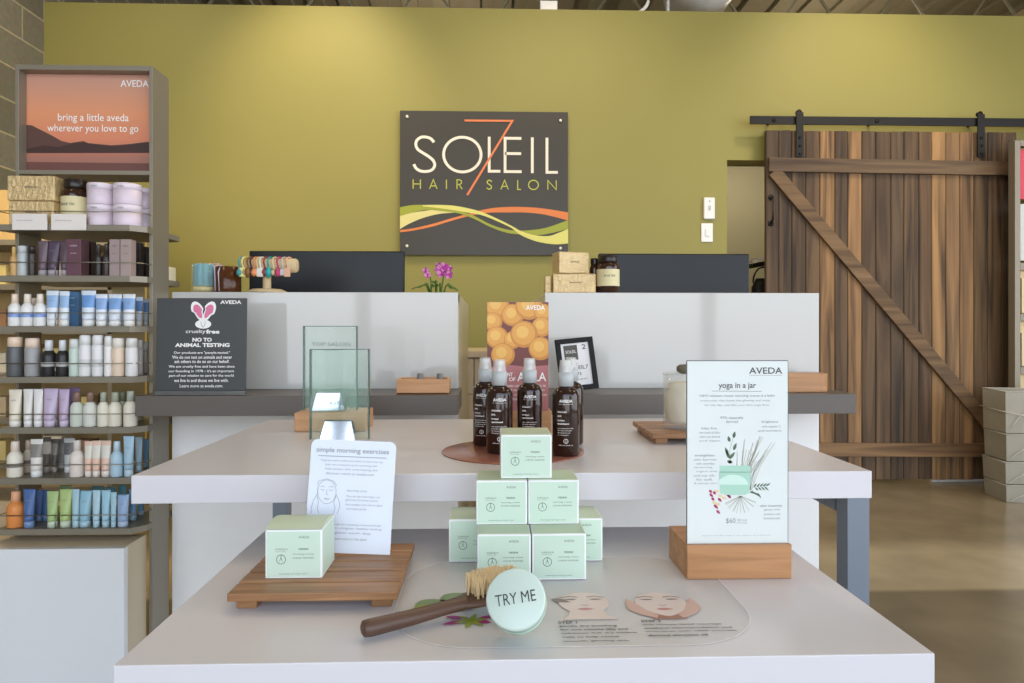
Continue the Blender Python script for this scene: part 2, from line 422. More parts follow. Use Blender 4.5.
m_ = MB(); bar(m_, pa, (pb.x + .2, pb.y, pb.z + .05), .02, .1); m_.build('sheet_top', WHITEP, t)
m_ = MB(); bar(m_, pa - Vector((0, 0, .03)), (pb.x + .2, pb.y, pb.z - .01), .03, .1); m_.build('sheet_edge', BLACKM, t)

# ---- switch plates
YS = YW - .012
def wallbox(x0, x1, y0, y1, Y): a = G(x0, y1, Y); b = G(x1, y0, Y); return a.x, b.x, a.z, b.z
x0, x1, z0, z1 = wallbox(703, 714, 198, 219.5, YW)
t = empty('thermostat', ((x0 + x1) / 2, YW, z0), 'tall white wall control above the light switch beside the doorway', 'thermostat')
hw = (x1 - x0) / 2; hh = z1 - z0
MB().box(-hw, hw, -.022, 0, 0, hh, .006).build('housing', WHITEP, t)
MB().box(-.008, .008, -.026, -.022, hh * .4, hh * .62, .002).build('button', mat('grey_button', (190, 190, 186), .4), t)
MB().box(-.004, .004, -.0235, -.022, hh * .8, hh * .84).build('indicator', INK, t)
x0, x1, z0, z1 = wallbox(701, 712.5, 223.5, 242, YW)
t = empty('light_switch', ((x0 + x1) / 2, YW, z0), 'square white light switch plate low beside the doorway', 'light switch')
hw = (x1 - x0) / 2; hh = z1 - z0
MB().box(-hw, hw, -.008, 0, 0, hh, .002).build('switch_plate', WHITEP, t)
MB().box(-.012, .012, -.014, -.008, hh * .3, hh * .7, .002).build('rocker', WHITEP, t)

# ================================================================== SALON SIGN
YSg = YW - .035
sx0, sz1 = G(400, 110.5, YSg).x, G(400, 110.5, YSg).z
sx1, sz0 = G(568, 255.5, YSg).x, G(568, 255.5, YSg).z
t = empty('salon_sign', ((sx0 + sx1) / 2, YSg, sz0), 'square charcoal wall sign reading SOLEIL HAIR SALON with wavy ribbons', 'sign')
SW = sx1 - sx0; SH = sz1 - sz0
MB().box(-SW / 2, SW / 2, 0, .012, 0, SH, .001).build('sign_panel', mat('charcoal_board', (62, 59, 52), .4, noise=.03), t)
def q(x, y): return ((x - 83) / (803 - 83) * SW - SW / 2, SH * (1 - (y - 45) / (667 - 45)))   # crop pixels -> sign
U = SW / 720
LET = mat('sign_white', (238, 230, 212), .4)
mb = MB(); w = 12 * U
def smooth(pts, n=4):
    out = []
    for i in range(len(pts) - 1):
        p0 = pts[max(0, i - 1)]; p1 = pts[i]; p2 = pts[i + 1]; p3 = pts[min(len(pts) - 1, i + 2)]
        for k in range(n):
            s_ = k / n
            out.append(tuple(.5 * (2 * p1[j] + (p2[j] - p0[j]) * s_ + (2 * p0[j] - 5 * p1[j] + 4 * p2[j] - p3[j]) * s_ ** 2 + (3 * p1[j] - p0[j] - 3 * p2[j] + p3[j]) * s_ ** 3) for j in range(len(p1))))
    out.append(pts[-1]); return out
Sp = [(228, 181), (215, 166), (195, 159), (172, 160), (154, 175), (151, 195), (160, 213), (182, 228), (206, 243), (225, 260), (231, 281), (219, 300), (196, 307), (170, 305), (151, 293), (142, 276)]
mb.stroke([q(*p_) for p_ in smooth(Sp, 3)], w, -.002)
mb.stroke([q(349 + 80 * math.cos(a), 233 + 75 * math.sin(a)) for a in [2 * PI * i / 48 for i in range(48)]], w, -.002, closed=True)
for seg in ([(464, 155), (464, 304), (512, 304)], [(602, 161), (532, 161), (532, 305), (603, 305)], [(532, 227), (601, 227)], [(649, 156), (649, 311)], [(712, 157), (712, 307), (759, 307)]):
    mb.stroke([q(*p_) for p_ in seg], w, -.002)
mb.build('salon_name', LET, t)
mb = MB(); mb.stroke([q(*p_) for p_ in [(358, 86), (563, 86), (370, 408)]], 9 * U, -.004); tag(mb.build('numeral_seven', mat('sign_orange', (226, 128, 78), .4), t), 'orange numeral seven')
mb = MB(); w = 4.4 * U
T_, B_ = 342, 382
for seg in ([(139, T_), (139, B_)], [(170, T_), (170, B_)], [(139, 361), (170, 361)], [(209, B_), (225, T_), (241, B_)], [(215, 369), (235, 369)], [(281, T_), (281, B_)],
            [(326, B_), (326, T_), (338, T_), (345, 347), (345, 357), (338, 362), (326, 362)], [(335, 362), (348, B_)],
            [(475, 350), (470, 344), (461, 343), (455, 349), (457, 357), (467, 363), (474, 370), (472, 379), (462, 382), (453, 376)],
            [(514, B_), (530, T_), (546, B_)], [(520, 369), (540, 369)], [(586, T_), (586, B_), (600, B_)], [(716, B_), (716, T_), (752, B_), (752, T_)]):
    mb.stroke([q(*p_) for p_ in seg], w, -.002)
mb.stroke([q(654 + 21 * math.cos(a), 362 + 20 * math.sin(a)) for a in [2 * PI * i / 28 for i in range(28)]], w, -.002, closed=True)
mb.build('subtitle_lettering', mat('sign_lime', (190, 192, 70), .4), t)
def ribbon(pts, col, nm, y):
    P_ = smooth([(a, b, c_) for a, b, c_ in pts], 4); mb = MB()
    for u_, v_ in zip(P_, P_[1:]):
        mb.face([(q(u_[0], u_[1])[0], y, q(u_[0], u_[1])[1]), (q(u_[0], u_[2])[0], y, q(u_[0], u_[2])[1]), (q(v_[0], v_[2])[0], y, q(v_[0], v_[2])[1]), (q(v_[0], v_[1])[0], y, q(v_[0], v_[1])[1])])
    mb.build(nm, mat('ribbon_%s' % y, col, .45), t)
ribbon([(83, 560, 570), (140, 552, 562), (220, 533, 545), (300, 509, 520), (380, 486, 498), (460, 466, 484), (540, 458, 482), (620, 458, 482), (700, 464, 490), (803, 480, 515)], (222, 128, 66), 'orange_ribbon', -.002)
ribbon([(83, 496, 556), (120, 488, 534), (180, 478, 508), (250, 470, 490), (320, 474, 484), (350, 482, 486)], (222, 212, 140), 'pale_ribbon', -.0030)
ribbon([(83, 462, 500), (140, 452, 484), (200, 453, 473), (280, 466, 480), (340, 478, 489), (400, 498, 511), (470, 534, 546), (540, 556, 570), (600, 560, 577), (660, 556, 580), (720, 544, 573), (803, 514, 552)], (158, 164, 52), 'green_ribbon', -.0040)
ribbon([(180, 452, 458), (240, 451, 464), (300, 453, 472), (360, 462, 482), (430, 480, 494), (500, 510, 521), (560, 540, 550), (600, 562, 580), (660, 580, 605), (720, 583, 617), (760, 570, 619), (803, 552, 615)], (222, 216, 118), 'yellow_ribbon', -.0050)
for bx, by in ((114, 73), (770, 83), (113, 629), (770, 636)):
    a, b = q(bx, by); MB().lathe([(0, -.012), (6 * U, -.012), (6 * U, -.004), (4 * U, 0), (4 * U, .032)], 14, Matrix.Translation((a, .0, b)) @ Matrix.Rotation(-PI / 2, 4, 'X')).build('standoff_bolt', LET, t)

# ================================================================== BARN DOOR
YD = 4.30
bx0 = GX(766, YD); bx1 = GX(1017, YD); bz1 = G(766, 130, YD).z; bz0 = .03
door = empty('sliding_barn_door', ((bx0 + bx1) / 2, YD, bz0), 'brown sliding barn door of weathered planks with a diagonal brace', 'door')
DWd = bx1 - bx0; DHt = bz1 - bz0
def planks(name, specs, mname, parent, axis):
    """specs: list of (corner points list, depth0, depth1, tone)"""
mb = MB(); lay = mb.bm.loops.layers.float_color.new('tone')
edges = [766, 779, 792, 806, 820, 835, 848, 862, 876, 891, 904, 919, 932, 946, 960, 974, 988, 1002, 1017]
tones = [(.62, .56, .5), (.60, .54, .5), (.66, .58, .5), (.72, .62, .52), (1.9, 1.55, 1.1), (.62, .55, .48), (1.65, 1.35, 1.0), (.66, .58, .5), (.68, .6, .53), (.62, .58, .54), (.72, .64, .55), (.85, .72, .58), (1.8, 1.5, 1.05), (1.5, 1.25, .95), (1.65, 1.35, .98), (.7, .62, .5), (.66, .58, .48), (.6, .54, .46)]
cxd = (bx0 + bx1) / 2
for (a, b), tn in zip(zip(edges, edges[1:]), tones):
    before = set(mb.bm.faces)
    mb.box(GX(a, YD) - cxd + .001, GX(b, YD) - cxd - .002, 0, .03, random.uniform(0, .006), DHt - random.uniform(0, .004), .003, seg=1)
    for f in mb.bm.faces:
        if f not in before:
            for l in f.loops: l[lay] = tn + (1,)
BARN = wood('barn_wood', (132, 110, 84), (62, 50, 39), 'Z', .4, .7, attr='tone', contrast=1.1)
mb.build('plank_panel', BARN, door)
def dl(px, py, dy=0): g = G(px, py, YD - .02); return Vector((g.x - cxd, dy, g.z - bz0))
def batten(nm, a, b, w, tn, y):
    mb = MB(); lay = mb.bm.loops.layers.float_color.new('tone')
    bar(mb, a, b, w, .024)
    for f in mb.bm.faces:
        for l in f.loops: l[lay] = tn + (1,)
    o = mb.build(nm, wood('batten_wood', (140, 116, 88), (74, 58, 44), 'X', .4, .7, attr='tone', contrast=.9), door, bev=.002)
    return o
batten('top_rail', dl(769, 164.5, -.013), dl(1012, 168.5, -.013), 14 / F * YD, (.85, .82, .78), 0)
batten('bottom_rail', dl(772, 449.5, -.013), dl(1012, 450.5, -.013), 13.5 / F * YD, (1.05, .9, .72), 0)
batten('diagonal_brace', dl(774, 171, -.0125), dl(1003, 441, -.013), 13 / F * YD, (.98, .88, .74), 0)
for hx, hy, nm in ((800, 112, 'hanger'), (981.5, 114, 'hanger')):
    mb = MB(); a = dl(hx, hy); b = dl(hx, 157); w = 7.5 / F * YD / 2
    mb.box(a.x - w, a.x + w, -.02, -.012, b.z, a.z, .002)
    for k in range(3): mb.lathe([(0, -.006), (.009, -.005), (.009, 0)], 6, Matrix.Translation((a.x, -.02, b.z + .02 + .05 * k)) @ Matrix.Rotation(-PI / 2, 4, 'X'))
    mb.build(nm, BLACKM, door)
    mb = MB(); mb.lathe([(0, -.01), (.017, -.01), (.017, .01), (0, .01)], 24, Matrix.Translation((a.x, 0, G(800, 115.5, YD).z - bz0 + .018)) @ Matrix.Rotation(PI / 2, 4, 'X')); mb.build('roller', BLACKM, door)
a = dl(772, 197); b = dl(772, 223)
mb = MB(); mb.tube([(a.x, -.002, a.z), (a.x, -.035, a.z - .02), (a.x, -.035, b.z + .02), (a.x, -.002, b.z)], .006)
mb.lathe([(0, -.004), (.018, -.004), (.018, 0)], 12, Matrix.Translation((a.x, 0, a.z)) @ Matrix.Rotation(-PI / 2, 4, 'X')); mb.lathe([(0, -.004), (.018, -.004), (.018, 0)], 12, Matrix.Translation((a.x, 0, b.z)) @ Matrix.Rotation(-PI / 2, 4, 'X'))
mb.build('handle', BLACKM, door)
zt = G(751, 120, YD - .0).z
t = empty('door_track', (GX(750, YD), YD, zt), 'long black flat steel track fixed above the barn door', 'door track')
mb = MB(); mb.box(0, 2.35, -.004, .006, -4.2 / F * YD, 4.2 / F * YD, .001); mb.build('track_bar', BLACKM, t)
for k in range(4):
    MB().lathe([(0, -.01), (.012, -.009), (.012, 0), (.006, 0), (.006, .1)], 8, Matrix.Translation((.15 + .65 * k, 0, 0)) @ Matrix.Rotation(-PI / 2, 4, 'X')).build('track_bolt', BLACKM, t)
tag(MB().box(GX(940, YD), XR, YW - .015, YW, 0, .11, .002).build('baseboard_back', WHITEP), kind='structure')

# ================================================================== RIGHT DISPLAY AND BASKETS
YR = 4.12
rx = GX(1015, YR); rz = G(1006, 140, YR).z
t = empty('display_unit', (rx, YR, 0), 'tall taupe display unit with a pink poster at the right edge', 'display unit', 'display units')
fw = .034; RW = .62
mb = MB(); mb.box(0, fw, 0, .055, 0, rz, .002); mb.box(RW - fw, RW, 0, .055, 0, rz, .002); mb.build('side_post', FRAME, t)
mb = MB(); mb.box(fw, RW - fw, 0, .055, rz - .035, rz, .002); mb.build('header', FRAME, t)
def rZ(py): return G(1012, py, YR).z
for k, (ya, yb, c_, nm) in enumerate(((148, 198, (222, 74, 96), 'pink_poster'), (203, 260, (214, 216, 214), 'white_back_panel'))):
    MB().box(fw, RW - fw, .03, .045, rZ(yb), rZ(ya)).build(nm, mat('right_' + nm, c_, .5), t)
for py in (266, 317, 370):
    MB().box(fw, RW - fw, 0, .055, rZ(py + 4), rZ(py - 3), .002).build('shelf', FRAME, t)
MB().box(fw, RW - fw, 0.046, .054, .05, rZ(262)).build('back_panel', mat('lit_cream', (232, 208, 158), .5), t)
mb = MB(); put_text(mb, 'AVEDA', fw + .15, fw + .38, rZ(165), rZ(155), .029); mb.build('lettering', WINK, t)
for k, (py, h_) in enumerate(((313, 36), (366, 34))):
    tag(MB().box(rx + fw + .012, rx + fw + .2, YR + .004, YR + .042, rZ(py), rZ(py) + h_ / F * YR, .002).build('gift_box', mat('pale_gift', (226, 206, 168), .5)),
        'cream gift box on the %s shelf of the right display' % ('upper', 'lower', '')[k], 'gift box')
# baskets: translucent grey boxes with wire handles
BK = mat('smoky_basket', (182, 176, 160), .3, alpha=.66, noise=.15, nscale=9)
c0 = Vector((GX(1005.5, 3.84), 3.84, 0)); ang = math.radians(26)
ex = Vector((math.cos(ang), math.sin(ang), 0))
tops = [390, 433, 461, 484, 507]
zs = [G(1005, y_, 3.84).z for y_ in tops]
names = ['topmost', 'second from top', 'third from top', 'bottom']
for k in range(4):
    zb = max(.002, zs[k + 1]); h = zs[k] - zb - .0075
    t = empty('shopping_basket', (c0.x + .004 * (k % 2), c0.y, zb), 'translucent grey shopping basket, %s in the stack by the barn door' % names[k], 'basket', 'stacked shopping baskets', rz=-math.radians(9 + k % 2))
    # body: open box, near corner at origin; one side runs left-back, other right-back
    d = .01 if k % 2 else 0
    L_, D_ = .36, .24
    mb = MB()
    def ring(ix, z): return [(-0 + ix, -0 + ix, z)]
    M = Matrix.Rotation(math.radians(45 + 20), 4, 'Z')
    # along local +X (to the right-back) L_, along local +Y (to the left-back) D_
    pts0 = [(.004, .004), (L_ - .004, .004), (L_ - .004, D_ - .004), (.004, D_ - .004)]; pts1 = [(0, 0), (L_, 0), (L_, D_), (0, D_)]
    mb.loft([[(a, b, .0) for a, b in pts0], [(a, b, h) for a, b in pts1]], cap=False)
    for f in mb.bm.faces: f.smooth = False
    mb.face([(a, b, .0) for a, b in pts0[::-1]])
    R_ = Matrix.Identity(4)
    o = mb.build('basket_body', BK, t, M=R_); sm = o.modifiers.new('wall', 'SOLIDIFY'); sm.thickness = .003
    mb = MB(); mb.tube([(0, 0, h), (L_, 0, h), (L_, D_, h), (0, D_, h)], .003, closed=True); mb.build('rim_wire', mat('clear_wire', (206, 202, 190), .3), t, M=R_)
    mb = MB(); mb.tube([(.17, -.004, h * .75), (.06, -.006, h * .35), (.02, -.006, .1 * h)], .0018); mb.tube([(.17, D_ + .004, h * .75), (.06, D_ + .006, h * .35)], .0018)
    if k == 0: mb.tube([(-.008, D_ + .01, h * .55), (-.012, .04, h * .52), (.0, -.012, h * .5), (.1, -.01, h * .42), (.3, -.008, h * .38)], .003)
    mb.build('handle', MATS['clear_wire'], t, M=R_)

# ================================================================== RECEPTION DESK
YP = 2.09; YC = 1.88
CZ = GZ(395, YC); CZ0 = GZ(415, YC); PT = GZ(292.5, YP)
def desk(x0, x1, label, side, shelf_x0, shelf_x1):
    t = empty('reception_desk', ((x0 + x1) / 2, YP, 0), label, 'reception desk', 'reception desks')
    c = (x0 + x1) / 2; a = x0 - c; b = x1 - c
    MB().box(a, b, 0, .022, CZ + .0, PT, .001).build('upper_front_panel', GLOSSW, t)
    MB().box(a, b, .0, .03, .0, CZ0 - .0, .001).build('lower_front_panel', mat('bright_white_laminate', (243, 240, 236), .3), t)
    MB().box(shelf_x0 - c, shelf_x1 - c, YC - YP, .03, CZ0, CZ, .001).build('taupe_ledge', TAUPE, t)
    MB().box(a, b, .022, .1, PT - .03, PT, .001).build('top_ledge', GLOSSW, t)
    for s_, nm in ((a, 0), (b - .02, 1)):
        MB().box(s_, s_ + .02, .03, .98, 0, PT - .001, .001).build('side_panel', mat('side_panel_cream', (222, 214, 192), .3), t)
    MB().box(a + .02, b - .02, .03, .75, .71, .74, .001).build('worktop', LAM, t)
    return t
lx0, lx1 = GX(172, YP), GX(458, YP)
rx0, rx1 = GX(545, YP), GX(819, YP)
desk(lx0, lx1, 'left white gloss reception desk with taupe ledge behind the display tables', 0, GX(135, YC), GX(458, YC))
desk(rx0, rx1, 'right white gloss reception desk with taupe ledge behind the spray bottles', 0, GX(545, YC), GX(856, YC))
# back cabinets between the desks
YB = 3.3
t = empty('back_cabinet', (0, YB, 0), 'low cream cabinet against the wall seen between the two desks', 'cabinet')
bz = GZ(351, YB); a0 = GX(380, YB); a1 = GX(640, YB)
MB().box(a0, a1, .02, .6, .08, bz - .03).build('carcass', CREAM, t)
MB().box(a0 - .01, a1 + .01, -.01, .62, bz - .03, bz, .002).build('countertop', CREAM, t)
MB().box(a0 + .02, a1 - .02, .06, .58, 0, .08).build('plinth', TAUPE, t)
e_ = [GX(v, YB) for v in (384, 430, 474, 530, 585, 636)]
for u_, v_ in zip(e_, e_[1:]):
    z_a = bz - .2
    d = MB().box(u_ + .003, v_ - .003, 0, .02, z_a, bz - .036, .001).build('drawer', CREAM, t)
    MB().box((u_ + v_) / 2 - .05, (u_ + v_) / 2 + .05, -.018, -.008, bz - .11, bz - .102).build('handle', RAILM, d)
    d = MB().box(u_ + .003, v_ - .003, 0, .02, .09, z_a - .006, .001).build('door', CREAM, t)
    MB().box(v_ - .04, v_ - .03, -.018, -.008, z_a - .2, z_a - .06).build('handle', RAILM, d)

# computers (rear of screens)
SCR = mat('screen_back', (26, 29, 32), .3, spec=.3, noise=.05)
def monitor(x0, x1, ytop, Y, label, tilt):
    A = GX(x0, Y); B = GX(x1, Y); zt_ = GZ(ytop, Y); c = (A + B) / 2; hw = (B - A) / 2
    t = empty('computer_monitor', (c, Y, .74), label, 'computer monitor', 'monitors behind the desk panels')
    hz = zt_ - .74
    MB().prism([(-hw, hz), (hw, hz), (hw * tilt, .14), (-hw * tilt, .14)], 0, .03).build('screen_housing', SCR, t, bev=.004)
    MB().prism([(-hw + .015, hz - .015), (hw - .015, hz - .015), (hw * tilt - .015, .16), (-hw * tilt + .015, .16)], .03, .034).build('screen', mat('lcd_screen', (24, 26, 30), .1), t)
    MB().box(-.04, .04, -.012, 0, .1, .2, .003).box(-.035, .035, -.03, -.01, .01, .15, .004).build('stand_neck', SCR, t)
    MB().box(-.12, .12, -.09, .12, 0, .012, .004).build('stand_base', SCR, t)
monitor(249, 404, 251.5, 2.5, 'dark rear of the left monitor beside the bracelet stand', 1.0)
monitor(599, 749.5, 253, 2.5, 'dark rear of the right monitor behind the amber jar', .985)

# ================================================================== TABLES
ZU = CH - .2315; ZLt = CH - .347; TH = .0448
def table(name, x0, x1, y0, y1, z, label, legs, lw):
    c = (x0 + x1) / 2
    t = empty(name, (c, (y0 + y1) / 2, 0), label, 'display table', 'nesting display tables')
    hw = (x1 - x0) / 2; hd = (y1 - y0) / 2
    MB().box(-hw, hw, -hd, hd, z - TH, z, .0012).build('tabletop', LAM, t)
    MB().box(hw - lw + .005, hw - .005, -hd + .06, hd - .06, z - TH - .035, z - TH).box(-hw + .005, -hw + lw - .005, -hd + .5 * hd, hd - .06, z - TH - .035, z - TH).build('apron', GREYM, t)
    for lx, ly in legs:
        lq = lx * (hw - lw / 2 - (.024 if lx < 0 and ly == 1 else 0)); MB().box(lq - lw / 2, lq + lw / 2, ly * (hd - lw * .7) - lw / 2, ly * (hd - lw * .7) + lw / 2, 0, z - TH, .001).build('leg', GREYM, t)
ux0 = GX(131, 1.13); ux1 = GX(872, 1.13); uy1 = 1.82
table('display_table', ux0, ux1, 1.13, uy1, ZU, 'taller white display table with the spray bottles and glass awards', ((1, -1), (-1, 1), (1, 1)), .037)
lwx0 = GX(113, .736); lwx1 = GX(935, .736)
table('display_table', lwx0, lwx1, .736, 1.227, ZLt, 'lower white display table in front with the mint cartons', ((1, -.8), (-1, -.8), (1, .8), (-1, .8)), .03)

# ================================================================== THINGS ON THE LOWER TABLE
# printed transparent mat
DZ_ = ZLt + .0008
def rrect(x0, x1, y0, y1, r, n=8):
    out = []
    for cx_, cy_, a0_ in ((x1 - r, y1 - r, 0), (x0 + r, y1 - r, 90), (x0 + r, y0 + r, 180), (x1 - r, y0 + r, 270)):
        for k in range(n + 1):
            a = math.radians(a0_ + 90 * k / n); out.append((cx_ + r * math.cos(a), cy_ + r * math.sin(a)))
    return out
dec = empty('printed_mat', (.1, .9, ZLt), 'translucent printed mat with two faces lying on the lower table', 'mat')
dx, dy = -.1, -.9
MB().prism([(a + dx, b + dy) for a, b in rrect(-.118, .318, .762, 1.06, .1, 10)], .0002, .0009, 'XY').build('clear_sheet', mat('clear_vinyl', (232, 230, 226), .22, alpha=.16), dec)
mb = MB(); ring = rrect(-.118, .318, .762, 1.06, .1, 10); ring2 = rrect(-.1165, .3165, .7635, 1.0585, .0985, 10)
for i in range(len(ring)):
    j = (i + 1) % len(ring)
    mb.face([(ring[i][0] + dx, ring[i][1] + dy, .0011), (ring[j][0] + dx, ring[j][1] + dy, .0011), (ring2[j][0] + dx, ring2[j][1] + dy, .0011), (ring2[i][0] + dx, ring2[i][1] + dy, .0011)])
mb.build('sheet_edge', mat('mat_edge', (236, 236, 236), .4), dec)
FLAT = Matrix.Rotation(-PI / 2, 4, 'X')       # XZ drawings -> laid flat on XY, facing up
def flat(mb, nm, m, z=.0014):
    return mb.build(nm, m, dec, M=Matrix.Translation((dx, dy, z)) @ FLAT)
def fp(px, py): g = FL(px, py, ZLt); return (g.x, g.y)
# leaves and flower
mb = MB()
def leafpoly(a, b, w): 
    a = Vector(a); b = Vector(b); d = b - a; n_ = Vector((-d.y, d.x)).normalized()
    L1 = [a + d * s_ + n_ * w * math.sin(PI * s_ ** .8) for s_ in [k / 8 for k in range(9)]]; L2 = [a + d * s_ - n_ * w * math.sin(PI * s_ ** .8) for s_ in [k / 8 for k in range(7, 0, -1)]]
    return [(v.x, v.y) for v in L1 + L2]
mb.poly(leafpoly(fp(414, 607), fp(446, 601), .014)); mb.poly(leafpoly(fp(440, 602), fp(470, 594), .016)); mb.poly(leafpoly(fp(455, 612), fp(478, 600), .012))
flat(mb, 'printed_leaf', mat('leaf_print', (128, 152, 112), .4))
mb = MB(); mb.poly(leafpoly(fp(412, 610), fp(438, 605), .006)); 
for ang in range(0, 360, 60):
    c_ = Vector(fp(471, 622)); d_ = Vector((math.cos(math.radians(ang + 15)), math.sin(math.radians(ang + 15)))) * .022; mb.poly(leafpoly(c_, c_ + d_, .0035))
flat(mb, 'printed_petals', mat('lime_print', (150, 160, 50), .4), .0016)
mb = MB()
for ang, l_ in ((200, .036), (160, .034), (20, .034), (340, .026)):
    c_ = Vector(fp(471, 621)); d_ = Vector((math.cos(math.radians(ang)), math.sin(math.radians(ang)))) * l_; mb.poly(leafpoly(c_ + d_ * .3, c_ + d_, .005))
flat(mb, 'printed_blossom', mat('magenta_print', (170, 40, 120), .4), .0015)
# faces
SKIN = mat('skin_print', (230, 212, 204), .4); SKIN2 = mat('skin_shadow_print', (168, 122, 106), .4); LIPS = mat('lips_print', (200, 140, 136), .4); BROW = mat('brow_print', (140, 122, 114), .4)
for k, (cx_, cy_, w_) in enumerate(((585, 607, .036), (663, 607, .036))):
    c = Vector(fp(cx_, cy_)) + Vector((0, .009))
    mb = MB(); mb.poly([(c.x + w_ * .9 * (1 if math.sin(a) > 0 else 1 - .38 * math.sin(a) ** 2) * math.cos(a), c.y + .004 + (.032 if math.sin(a) > 0 else .044) * math.sin(a)) for a in [2 * PI * i / 36 for i in range(36)]]); flat(mb, 'printed_face', SKIN, .0014)
    mb = MB()
    if k == 0: mb.poly([(c.x - .02, c.y - .02), (c.x - .024, c.y - .038), (c.x - .034, c.y - .05), (c.x + .036, c.y - .05), (c.x + .024, c.y - .038), (c.x + .02, c.y - .02)])
    else:
        mb.poly([(c.x - .02, c.y - .02), (c.x - .02, c.y - .048), (c.x + .02, c.y - .048), (c.x + .02, c.y - .02)])
    flat(mb, 'printed_neck', SKIN2 if k else SKIN, .0013)
    if k:
        for s_ in (-1, 1):
            mb = MB(); mb.poly([(c.x + s_ * a, c.y + b) for a, b in ((.041, .016), (.033, .002), (.024, -.02), (.012, -.036), (.016, -.046), (.034, -.034), (.046, -.018), (.045, .0))]); flat(mb, 'printed_hand', mat('hand_print', (212, 178, 164), .4), .00145)
    mb = MB()
    for s_ in (-1, 1):
        mb.poly(leafpoly((c.x + s_ * .008, c.y + .012), (c.x + s_ * .026, c.y + .012), .0022)); mb.stroke([(c.x + s_ * .006, c.y + .019), (c.x + s_ * .016, c.y + .0225), (c.x + s_ * .028, c.y + .018)], .0022)
    mb.stroke([(c.x - .005, c.y - .006), (c.x, c.y - .008), (c.x + .005, c.y - .006)], .0014)
    flat(mb, 'printed_eyes', BROW, .0016)
    mb = MB(); mb.poly(leafpoly((c.x - .011, c.y - .019), (c.x + .011, c.y - .019), .0035)); flat(mb, 'printed_lips', LIPS, .0016)
mb = MB(); c = Vector(fp(561, 603)); mb.poly(leafpoly((c.x - .012, c.y + .01), (c.x + .012, c.y - .002), .006)); flat(mb, 'printed_brush', BROW, .0016)
mb = MB()
def dtext(s, x0, y0, x1, y1, bold=0):
    a = fp(x0, y1); b = fp(x1, y0); c_ = fp(x0, y0); put_text(mb, s, FL(x0, (y0 + y1) / 2, ZLt).x, FL(x1, (y0 + y1) / 2, ZLt).x, a[1], b[1], bold=.025)
for s_, x0, x1, y0 in (('STEP 1', 558, 577, 622.5), ('gentle dry brushing', 559, 617, 626), ('for one minute lifts and', 560, 628, 629.3), ('exfoliates dull, dry surface', 561, 637, 633), ('cells to help reveal', 562, 619, 637), ('smooth, glowing skin', 563, 629, 641),
                       ('STEP 2', 641, 661, 621), ('one minute facial massage', 642, 722, 624.3), ('awakens microcirculation and', 644, 732, 627.6), ('nourishes with 100% naturally', 646, 738, 631), ('derived elevation oil', 648, 708, 635)):
    dtext(s_, x0, y0, x1, y0 + 2.6, .008)
flat(mb, 'printed_instructions', INK, .0016)

# cream cartons
def carton(loc, label, w=.0765, h=.0633, rz=0, dome=0, group='mint face cream cartons'):
    t = empty('cream_carton', loc, label, 'carton', group, rz=rz)
    e_ = .0012
    mb = MB(); mb.box(-w / 2, w / 2, 0, w, 0, h, .0008); mb.build('carton_body', WHITE, t)
    mb = MB(); mb.box(-w / 2 + .0022, w / 2 - .0022, -.0004, 0, .0022, h - .0022)
    mb.box(-w / 2 - .0004, -w / 2, .0022, w - .0022, .0022, h - .0022); mb.box(w / 2, w / 2 + .0004, .0022, w - .0022, .0022, h - .0022)
    mb.build('mint_face', MINT, t)
    mb = MB()
    if dome:
        n_ = 8
        for i in range(n_):
            a0_, a1_ = i / n_, (i + 1) / n_
            f = lambda s_: h + .0006 + dome * math.sin(PI * s_)
            mb.face([(-w / 2, a0_ * w, f(a0_)), (w / 2, a0_ * w, f(a0_)), (w / 2, a1_ * w, f(a1_)), (-w / 2, a1_ * w, f(a1_))])
        mb.face([(-w / 2, 0 + k / n_ * w, h + .0006 + dome * math.sin(PI * k / n_)) for k in range(n_ + 1)]); mb.face([(w / 2, 0 + k / n_ * w, h + .0006 + dome * math.sin(PI * k / n_)) for k in range(n_, -1, -1)])
    else: mb.box(-w / 2 + .0015, w / 2 - .0015, .0015, w - .0015, h, h + .0005)
    mb.build('lid_flap', SAGE, t)
    k = w / 190
    def bx(x, y): return ((x - 95) * k, h * (1 - y / 160))
    mb = MB()
    def tx(s, x0, y0, x1, y1, b_=0): a = bx(x0, y1); b = bx(x1, y0); put_text(mb, s, a[0], b[0], a[1], b[1], -.0006, b_)
    tx('AVEDA', 112, 20, 148, 28); tx('renew', 112, 60, 145, 67, .01); tx('morning creme', 92, 77, 163, 84, .0); tx('creme matinale', 92, 88, 163, 95, .0)
    tx('tulasara', 33, 59, 75, 66, .0); tx('naturally', 33, 69, 70, 73)
    mb.stroke([(bx(53 + 15 * math.cos(a), 97 + 15 * math.sin(a))) for a in [2 * PI * i / 24 for i in range(24)]], .0009, -.0006, closed=True)
    mb.stroke([bx(53, 80), bx(53, 97)], .0008, -.0006); mb.stroke([bx(48, 104), bx(53, 90), bx(58, 104)], .0006, -.0006)
    tx('renewing morning creme', 45, 142, 140, 148, 0)
    mb.build('carton_print', mat('carton_ink', (112, 128, 118), .6), t)
    return t
def cpos(x0, x1, Y, z): return (GX((x0 + x1) / 2, Y), Y, z)
z1_ = ZLt + .0012
hC = .0633
Yb0 = FL(532, 580.0, z1_).y; Yb1 = max(Yb0 + .0765, FL(532, 561.4, z1_).y); Ym = FL(532, 524.8, z1_ + hC).y; Yt = FL(532, 479.5, z1_ + 2 * hC).y
carton(cpos(477.4, 530.7, Yb0, z1_), 'mint cream carton, front left of the bottom layer behind the brush', .0738)
carton(cpos(532.2, 586.2, Yb0, z1_), 'mint cream carton, front right of the bottom layer beside the round lid', .0748)
